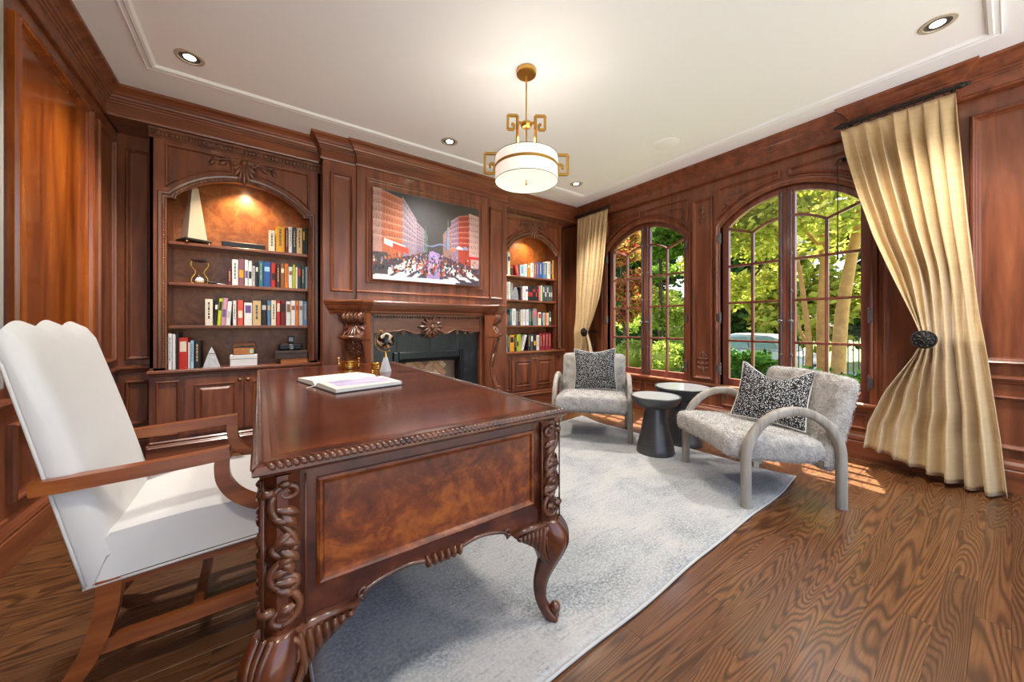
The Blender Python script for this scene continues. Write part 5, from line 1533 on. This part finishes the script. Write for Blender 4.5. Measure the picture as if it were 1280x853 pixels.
# ================================================================== SHELF DECOR
MT['champagne'] = plain('champagne_metal', '#cfc4ad', .35, .55)
ob_ = thing('obelisk', 'tall champagne metal obelisk on a black base on the top shelf', 'obelisk', (-.455, 4.0, 1.76), radians(28))
f = MB()
for sx in (-1, 1):
    for sy in (-1, 1): f.sphere((sx * .075, sy * .075, .010), (.014, .014, .010), 8, 6)
f.build('feet', 'goldbright', ob_, smooth=True)
MB().cbox(-.09, -.09, .019, .09, .09, .040, .004).build('base', 'black', ob_)
MB().loft([[(-a, -a, z), (a, -a, z), (a, a, z), (-a, a, z)] for a, z in ((.066, .040), (.022, .475), (.002, .50))]).build('shaft', 'champagne', ob_)
sb = thing('soundbar', 'long low black speaker bar lying on the top shelf', 'speaker', (-.09, 3.97, 1.76))
MB().cbox(-.18, -.035, .004, .13, .035, .052, .006).build('case', 'black', sb)
MT['mesh'] = plain('speaker_cloth', '#2b2c2f', .9, var=.3, vs=300)
MB().cbox(-.172, -.0375, .009, .122, -.034, .047, .001).build('grille', 'mesh', sb)
sf = MB(); sf.cbox(-.16, -.03, 0, -.14, .03, .005); sf.cbox(.09, -.03, 0, .11, .03, .005); sf.build('feet', 'black', sb)
hg = thing('hourglass', 'ornate hourglass with gold scroll handles and white sand on second shelf', 'hourglass', (-.415, 3.97, 1.43))
MT['clear'] = MT['glass']; MT['sand'] = plain('white_sand', '#e8e6e2', .8)
MB().lathe([(.001, .01), (.030, .012), (.034, .04), (.026, .075), (.006, .098), (.005, .102), (.022, .125), (.031, .155), (.027, .182), (.001, .186)], 24).build('bulb', 'clear', hg, smooth=True)
MB().lathe([(.001, .012), (.027, .014), (.030, .034), (.018, .052), (.001, .060)], 20).build('sand', 'sand', hg, smooth=True)
d = MB()
for s2 in (-1, 1):
    d.tube([(s2 * a, 0, z) for a, z in cat_spline([(.030, .004), (.052, .012), (.050, .050), (.030, .085), (.030, .110), (.052, .145), (.056, .175), (.040, .190), (.032, .182)], 4)], .0045, 8)
d.build('scroll_handle', 'goldbright', hg, smooth=True)
MB().lathe([(.001, 0), (.040, 0), (.042, .006), (.030, .010), (.001, .011)], 24).build('base', 'goldbright', hg, smooth=35)
MB().lathe([(.001, .186), (.050, .187), (.052, .192), (.040, .196), (.012, .200), (.001, .206)], 24).build('lid', 'iron', hg, smooth=35)
tl = thing('letter_opener', 'dark tapered letter opener lying beside the hourglass', 'letter opener', (-.30, 3.955, 1.43))
MB().tube([(-.055, 0, .016), (-.02, 0, .014), (.0, 0, .010)], [.0155, .0135, .009], 10).build('handle', 'iron', tl, smooth=40)
MB().tube([(.0, 0, .008), (.05, 0, .005), (.066, 0, .003)], [.007, .0045, .001], 8).build('blade', 'steel', tl, smooth=40)
py = thing('pyramid', 'silver stone pyramid with a dark band on the counter', 'ornament', (-.335, 3.93, .727), radians(6))
MT['silverstone'] = plain('silver_stone', '#a9a9a7', .35, .3, var=.2, vs=40)
MB().loft([[(-a, -a, z), (a, -a, z), (a, a, z), (-a, a, z)] for a, z in ((.055, 0), (.055, .006), (.0235, .112))]).build('body', 'silverstone', py)
MB().loft([[(-a, -a, z), (a, -a, z), (a, a, z), (-a, a, z)] for a, z in ((.021, .112), (.0195, .118))]).build('band', 'black', py)
MB().loft([[(-a, -a, z), (a, -a, z), (a, a, z), (-a, a, z)] for a, z in ((.0215, .118), (.001, .172))]).build('tip', 'silverstone', py)
wbx = thing('white_box', 'plain white lidded box on the counter under the wooden cigar box', 'box', (-.115, 3.94, .727))
MT['cardwhite'] = plain('white_card', '#d9d8d6', .6)
MB().cbox(-.094, -.07, 0, .094, .07, .062, .002).build('base', 'cardwhite', wbx); MB().cbox(-.096, -.072, .063, .096, .072, .096, .002).build('lid', 'cardwhite', wbx)
cb = thing('cigar_box', 'small orange wooden cigar box with open lid on the white box', 'box', (-.115, 3.94, .8231))
MT['cedar'] = wood('cedar', ['#8a4a20', '#b06a30', '#c58142'], 'x', rough=.5)
c = MB(); c.box(-.078, -.055, 0, .078, .055, .006); c.box(-.078, -.055, 0, .078, -.049, .06); c.box(-.078, .049, 0, .078, .055, .06); c.box(-.078, -.055, 0, -.072, .055, .06); c.box(.072, -.055, 0, .078, .055, .06)
c.build('body', 'cedar', cb); MB().cbox(-.078, .050, .060, .078, .056, .098, .001).build('lid', 'cedar', cb); MB().box(.042, -.0565, .012, .066, -.0548, .048).build('label', 'bk_pale green', cb)
m = MB()
for i in range(6): m.sphere((-.055 + .022 * i, -.005 + .01 * (i % 2), .058), (.018, .03, .012 + .004 * (i % 3)), 8, 6)
m.build('contents', 'black', cb, smooth=True)
ob2 = thing('wooden_box', 'flat orange wooden box at the bottom of the small stack on the counter', 'box', (.262, 3.94, .727))
MB().cbox(-.108, -.07, 0, .108, .07, .030, .003).build('base', 'cedar', ob2); MB().cbox(-.108, -.07, .0305, .108, .07, .047, .003).build('lid', 'cedar', ob2); MB().box(-.005, -.0715, .024, .015, -.0695, .036).build('clasp', 'antbrass', ob2)
db = thing('wooden_box', 'dark brown wooden box resting on the flat orange box', 'box', (.238, 3.94, .7741))
MT['darkbox'] = wood('dark_walnut_box', ['#2c211c', '#43332b', '#574338'], 'x', rough=.5)
MB().cbox(-.128, -.075, 0, .128, .075, .044, .003).build('base', 'darkbox', db); MB().cbox(-.130, -.077, .0445, .130, .077, .071, .003).build('lid', 'darkbox', db)
cm_ = thing('folding_camera', 'vintage black camera with raised finder on the dark wooden box', 'camera', (.235, 3.935, .8452))
MB().cbox(-.098, -.032, 0, .098, .032, .066, .016).build('body', 'black', cm_)
MB().cbox(-.022, -.024, .066, .026, .024, .138, .006).build('finder', 'black', cm_)
m = MB(); m.lathe([(.001, 0), (.026, 0), (.026, .018), (.020, .024), (.016, .020), (.001, .020)], 20); lo2 = m.build('lens', 'steel', cm_, smooth=35); lo2.location = (.004, -.032, .034); lo2.rotation_euler = (pi / 2, 0, 0)
MB().box(-.016, -.0255, .085, .020, -.0235, .120).build('finder_window', 'steel', cm_)
# corner bookcase extras
pt_ = thing('stone_bookend', 'round grey stone bookend on the second shelf of the corner bookcase', 'bookend', (2.863, 3.97, 1.43))
MT['stone'] = plain('grey_stone', '#83868a', .6, var=.25, vs=30)
m = MB(); n_ = 24
m.loft([[(.045 * 1.15 * cos(pi * j / n_) - .0, y_, .012 + .165 * sin(pi * j / n_)) for j in range(n_ + 1)] for y_ in (-.02, .06)]); m.build('disc', 'stone', pt_, smooth=35)
MB().cbox(-.052, -.03, 0, .052, .07, .012, .002).build('foot', 'stone', pt_)
bx_ = thing('small_box', 'small brown wooden box beside the red book on the corner top shelf', 'box', (2.790, 3.97, 1.76))
MB().cbox(-.024, -.03, 0, .024, .04, .10, .003).build('base', 'darkbox', bx_); MB().cbox(-.025, -.031, .101, .025, .041, .125, .003).build('lid', 'cedar', bx_)
# ================================================================== GARDEN
def leafmat(name, cols, tl=.5):
    M = Mat(name); nt = M.nt
    g = M.n('ShaderNodeNewGeometry'); c = M.ramp(g.outputs['Random Per Island'], [(i / (len(cols) - 1), k) for i, k in enumerate(cols)])
    d = M.n('ShaderNodeBsdfDiffuse'); t = M.n('ShaderNodeBsdfTranslucent'); mx = M.n('ShaderNodeMixShader'); mx.inputs[0].default_value = tl
    M.l(c, d.inputs[0]); M.l(c, t.inputs[0]); M.l(d.outputs[0], mx.inputs[1]); M.l(t.outputs[0], mx.inputs[2])
    M.l(mx.outputs[0], nt.nodes['Material Output'].inputs[0]); return M.m
MT['lf_yellow'] = leafmat('yellow_green_leaves', ['#7d862c', '#adae42', '#d0ca68', '#95a03c', '#6a7a30'])
MT['lf_green'] = leafmat('mid_green_leaves', ['#35561f', '#5c8030', '#7d9c42', '#476a2a'])
MT['lf_dark'] = leafmat('dark_evergreen', ['#1b3318', '#2b4a22', '#41632f', '#56763f'], .3)
MT['lf_red'] = leafmat('red_maple_leaves', ['#6a2a20', '#9a4a30', '#b07a48', '#7f8a3a', '#8a3a28'])
MT['lf_hedge'] = leafmat('box_hedge_leaves', ['#26451c', '#3f6a28', '#6c9a3a', '#35552a'], .35)
MT['lf_bush'] = leafmat('bright_bush_leaves', ['#6c842c', '#94a642', '#b4bd60', '#55752a'])
MT['bark'] = plain('pale_bark', '#a67c4c', .9, var=.22, vs=9)
MT['bark_d'] = plain('dark_bark', '#4a3c30', .9, var=.3, vs=9)
def grass_mat():
    M = Mat('lawn', .95); f = M.noise(M.coords(), 5, 6); M.color(M.ramp(f, [(.3, '#54683a'), (.55, '#7d8f52'), (.8, '#a3ad74')])); M.bump(M.noise(M.coords(), 60, 3), .5, .03); return M.m
MT['lawn'] = grass_mat(); MT['asphalt'] = plain('asphalt', '#8b8b88', .9, var=.1)
gr = MB().grid(lambda i, j: (4.14 + 60 * i, -30 + 80 * j, -.15 - .65 * min(1, max(0, (4.14 + 60 * i - 10.5) / 3))), 60, 8).build('ground', 'lawn', recalc=False)
struct(gr, 'sunlit lawn outside the windows')
struct(MB().box(14.2, -28, -.86, 19.5, 48, -.79).build('street', 'asphalt'), 'grey street beyond the garden hedge')
LR = random.Random(21)
def leaves(clumps, n, size, flat=.0):
    """quads scattered in ellipsoidal clumps: (centre, radii, weight)"""
    mb = MB(); tw = sum(c[2] for c in clumps)
    for c, r, w in clumps:
        for _ in range(int(n * w / tw)):
            while True:
                p = Vector((LR.uniform(-1, 1), LR.uniform(-1, 1), LR.uniform(-1, 1)))
                if p.length < 1: break
            p = p * (.55 + .45 * p.length) if p.length > 0 else p
            q = Vector((c[0] + p.x * r[0], c[1] + p.y * r[1], c[2] + p.z * r[2]))
            a = Vector((LR.gauss(0, 1), LR.gauss(0, 1), LR.gauss(0, .6))).normalized(); b = a.cross(Vector((LR.gauss(0, 1), LR.gauss(0, 1), LR.gauss(0, 1)))).normalized()
            s = size * LR.uniform(.6, 1.3)
            o = len(mb.v)
            mb.v.extend([tuple(q - a * s), tuple(q + b * s * .5), tuple(q + a * s), tuple(q - b * s * .5)])
            mb.f.append([o, o + 1, o + 2, o + 3]); mb.mi.append(0)
    return mb
def clumpset(c, r, k, cr):
    out = []
    for _ in range(k):
        while True:
            p = Vector((LR.uniform(-1, 1), LR.uniform(-1, 1), LR.uniform(-1, 1)))
            if p.length < 1: break
        s = LR.uniform(.6, 1.25) * cr
        out.append(((c[0] + p.x * r[0], c[1] + p.y * r[1], c[2] + p.z * r[2]), (s, s, s * .6), 1))
    return out
def tree(label, base, stems, crowns, n, size, mat, bark='bark', grp='garden trees', k=26, cr=.55, name='tree'):
    t = thing(name, label, 'tree', base, 0, grp)
    for pts, r0, r1 in stems:
        p = cat_spline(pts, 5); m = len(p)
        MB().tube(p, [r0 + (r1 - r0) * i / (m - 1) for i in range(m)], 10).build('trunk', bark, t, smooth=True, world=True)
    cl = []
    for c, r in crowns: cl += clumpset(c, r, k, cr)
    tag(leaves(cl, n, size).build('foliage', mat, t, world=True, recalc=False), kind='stuff')
    return t
G0 = -.15
# pale multi-stemmed tree outside the near window
tree('multi-stemmed tree with pale bark and yellow-green leaves outside the near window', (9.6, 2.2, G0),
     [([(9.5, 2.27, G0), (9.5, 2.29, 1.2), (9.5, 2.25, 2.4), (9.6, 2.3, 4.0), (9.7, 2.4, 5.5)], .095, .05),
      ([(9.4, 2.02, G0), (9.4, 1.96, 1.2), (9.4, 1.84, 2.2), (9.4, 1.66, 3.4), (9.5, 1.5, 5.2)], .125, .06),
      ([(9.4, 2.50, G0), (9.4, 2.47, .7), (9.4, 2.55, 1.6), (9.5, 2.68, 2.4), (9.6, 2.9, 3.6)], .065, .03),
      ([(9.42, 2.47, .62), (9.42, 2.62, .95), (9.42, 2.66, 1.3)], .04, .02),
      ([(9.5, 2.25, 2.6), (9.5, 2.7, 3.3), (9.6, 3.3, 3.7)], .04, .015)],
     [((8.9, 2.3, 4.2), (1.5, 2.2, 1.7)), ((8.6, 3.4, 3.6), (1.0, 1.0, 1.0))], 9500, .085, 'lf_yellow', k=40, cr=.6)
tree('light yellow-green tree behind the car seen through the near window', (12.0, 5.4, G0),
     [([(12, 5.4, G0), (12, 5.3, 2), (12.1, 5.0, 4.5)], .09, .04), ([(12, 5.3, 1.6), (12, 4.4, 2.6), (12, 3.9, 3.4)], .045, .02)],
     [((12, 4.9, 3.6), (1.2, 1.8, 1.8))], 6500, .09, 'lf_yellow', 'bark_d', k=26, cr=.6)
tree('red-leaved maple outside the far window', (8.6, 6.5, G0),
     [([(8.6, 6.5, G0), (8.6, 6.5, 1.2), (8.7, 6.7, 3)], .06, .03)], [((8.5, 6.35, 2.55), (.8, .55, 1.3))], 4200, .075, 'lf_red', 'bark_d', k=22, cr=.42)
tree('mid green tree with hanging leaves outside the far window', (10.6, 6.6, G0),
     [([(10.6, 6.6, G0), (10.6, 6.6, 2), (10.6, 6.6, 4.6)], .09, .04)], [((10.5, 6.4, 3.9), (1.1, 1.5, 1.5))], 7500, .09, 'lf_green', 'bark_d', k=26, cr=.6)
tree('bright yellow-green shrub tree low behind the far window', (11.5, 7.6, G0),
     [([(11.5, 7.6, G0), (11.5, 7.5, 1.5)], .05, .02)], [((11.3, 7.0, 1.5), (.8, 1.3, .9))], 5000, .075, 'lf_bush', 'bark_d', k=22, cr=.5, name='shrub')
# background of taller trees
bgm = ['lf_dark', 'lf_green', 'lf_dark', 'lf_yellow', 'lf_dark', 'lf_green', 'lf_dark', 'lf_dark', 'lf_green', 'lf_dark', 'lf_yellow', 'lf_dark']
bgl = ['dark evergreen', 'mid green leafy tree', 'dark evergreen', 'yellowish leafy tree', 'dark evergreen', 'mid green leafy tree', 'dark evergreen', 'dark evergreen', 'mid green leafy tree', 'dark evergreen', 'yellowish leafy tree', 'dark evergreen']
for i in range(12):
    y = -1.5 + 2.45 * i; x = 20.5 + 2.2 * (i % 3) - .0 * i
    tree('%s across the street, %s of the row from the near side' % (bgl[i], ORD[i]), (x, y, -.8), [([(x, y, -.8), (x, y, 2), (x + .2, y + .1, 6)], .16, .06)],
         [((x, y, 2.2), (1.2, 2.0, 2.4)), ((x, y, 6.0), (1.2, 2.0, 2.4))], 6500, .24, bgm[i], 'bark_d', 'trees across the street', k=34, cr=1.0)
# shrubs and hedges
def hedge(label, x0, y0, x1, y1, zt, mat, n, name='hedge'):
    t = thing(name, label, 'hedge' if name == 'hedge' else 'bush', ((x0 + x1) / 2, (y0 + y1) / 2, G0))
    if name == 'hedge':
        MB().cbox(x0 + .12, y0 + .1, G0, x1 - .12, y1 - .1, zt - .1, .1).build('core', 'lf_hedge', t, world=True)
        cl = []
        for i in range(n // 60): cl.append(((LR.uniform(x0, x1), LR.uniform(y0, y1), LR.uniform(G0 + .1, zt - .06)), (.16, .16, .10), 1))
        for i in range(n // 60): cl.append(((x0 + LR.uniform(0, .1), LR.uniform(y0, y1), LR.uniform(G0 + .1, zt - .06)), (.10, .16, .10), 1.4))
    else:
        c = ((x0 + x1) / 2, (y0 + y1) / 2, (zt + G0) / 2); r = ((x1 - x0) / 2, (y1 - y0) / 2, (zt - G0) / 2)
        MB().sphere(c, (r[0] * .8, r[1] * .8, r[2] * .85), 16, 10).build('core', mat, t, smooth=True, world=True)
        cl = []
        for i in range(60):
            a, b = LR.uniform(0, 2 * pi), LR.uniform(-.6, 1.5)
            cl.append(((c[0] + r[0] * cos(b) * cos(a), c[1] + r[1] * cos(b) * sin(a), c[2] + r[2] * sin(b) * .95), (.16, .16, .12), 1))
    tag(leaves(cl, n, .05).build('foliage', mat, t, world=True, recalc=False), kind='stuff')
    return t
hedge('clipped dark box hedge in front of the parked car', 8.2, 2.75, 8.9, 4.6, .56, 'lf_hedge', 3600)
hedge('low leafy green hedge around the pale tree trunks', 7.4, .4, 8.0, 2.5, .34, 'lf_hedge', 3000)
hedge('rounded bright yellow-green bush outside the far window', 7.7, 4.55, 8.7, 5.45, .62, 'lf_bush', 2200, 'bush')
hedge('rounded bright green bush left of the yellow-green bush outside the far window', 7.9, 5.55, 8.9, 6.5, .60, 'lf_bush', 2200, 'bush')
hedge('tall pale flowering bush behind the round bushes', 9.2, 4.7, 10.2, 5.9, 1.05, 'lf_bush', 2200, 'bush')
hedge('dark leafy bush below the red maple', 8.1, 6.55, 9.1, 7.6, .95, 'lf_dark', 2200, 'bush')
# iron fence behind the trees
fe = thing('garden_fence', 'dark metal picket fence beyond the pale tree trunks', 'fence', (12.6, 2.2, -.6))
pk = MB().cbox(-.012, -.012, 0, .012, .012, 1.35, .003).mesh('picket', 'iron')
for i in range(34):
    o = link('picket', pk, fe); o.location = (0, -1.7 + .105 * i, 0)
for z in (.25, 1.15): MB().cbox(-.012, -1.75, z, .012, 1.82, z + .035, .003).build('rail', 'iron', fe)
# parked car
car = thing('parked_car', 'silver grey car parked on the street behind the box hedge', 'car', (15.6, 6.2, -.79), radians(90))
MT['carpaint'] = plain('silver_car_paint', '#a9adb2', .25, .5, coat=.6); MT['carglass'] = plain('car_glass', '#5f7280', .05, 0, .8); MT['tyre'] = plain('tyre', '#1a1a1a', .8); MT['chrome'] = plain('chrome', '#c9c9c9', .15, 1)
def csec(x, w, zs):   # cross-section loop at station x
    return [(x, -w * a, z) for a, z in zs] + [(x, w * a, z) for a, z in zs[::-1]]
body = MB(); st = []
for x, w, zt, zb in ((-2.25, .72, .62, .42), (-2.15, .84, .86, .30), (-1.6, .90, .96, .25), (-.8, .91, 1.00, .24), (.4, .91, 1.00, .24), (1.0, .90, .98, .25), (1.8, .87, .88, .27), (2.2, .78, .74, .34), (2.3, .66, .60, .44)):
    st.append(csec(x, w, [(.9, zb), (1.0, zb + .12), (1.0, zt - .18), (.93, zt - .04), (.80, zt)]))
body.loft(st); body.build('body', 'carpaint', car, smooth=35)
cab = MB(); st = []
for x, w, z in ((-1.75, .80, .97), (-1.45, .72, 1.42), (-1.1, .70, 1.54), (.0, .70, 1.57), (.35, .69, 1.50), (1.05, .78, .985)):
    st.append(csec(x, w, [(1.0, .94), (.99, .95 + (z - .95) * .5), (.92, z - .03), (.80, z)]))
cab.loft(st); cb_ = cab.build('roof', 'carpaint', car, smooth=35)
gw = MB()
for s2 in (-1, 1):
    for x0, x1 in ((-1.35, -.55), (-.47, .45)):
        gw.loft([[(x0 - .05, s2 * .775, 1.03), (x1 + (.30 if x1 > 0 else 0), s2 * .785, 1.03), (x1 - (.02 if x1 > 0 else 0), s2 * .715, 1.44), (x0 + .04, s2 * .715, 1.44)], [(x0 - .05, s2 * .793, 1.03), (x1 + (.30 if x1 > 0 else 0), s2 * .803, 1.03), (x1 - (.02 if x1 > 0 else 0), s2 * .733, 1.44), (x0 + .04, s2 * .733, 1.44)]])
gw.loft([[(1.06, -.68, 1.0), (1.06, .68, 1.0), (.42, .60, 1.49), (.42, -.60, 1.49)], [(1.09, -.68, 1.01), (1.09, .68, 1.01), (.45, .60, 1.51), (.45, -.60, 1.51)]])
gw.build('windows', 'carglass', car)
for x in (-1.4, 1.4):
    for s2 in (-1, 1):
        w = MB(); w.loft([[(x + r * cos(2 * pi * j / 24), s2 * y_, .34 + r * sin(2 * pi * j / 24)) for j in range(24)] for r, y_ in ((.30, .70), (.34, .74), (.34, .90), (.30, .93), (.2, .93), (.18, .90), (.02, .90))])
        w.build('wheel', 'tyre', car, smooth=35)
for s2 in (-1, 1):
    MB().sphere((.75, s2 * .97, 1.06), (.07, .10, .07), 10, 8).build('mirror', 'carpaint', car, smooth=True)
    MB().sphere((2.12, s2 * .62, .70), (.12, .14, .07), 10, 8).build('headlight', 'chrome', car, smooth=True)
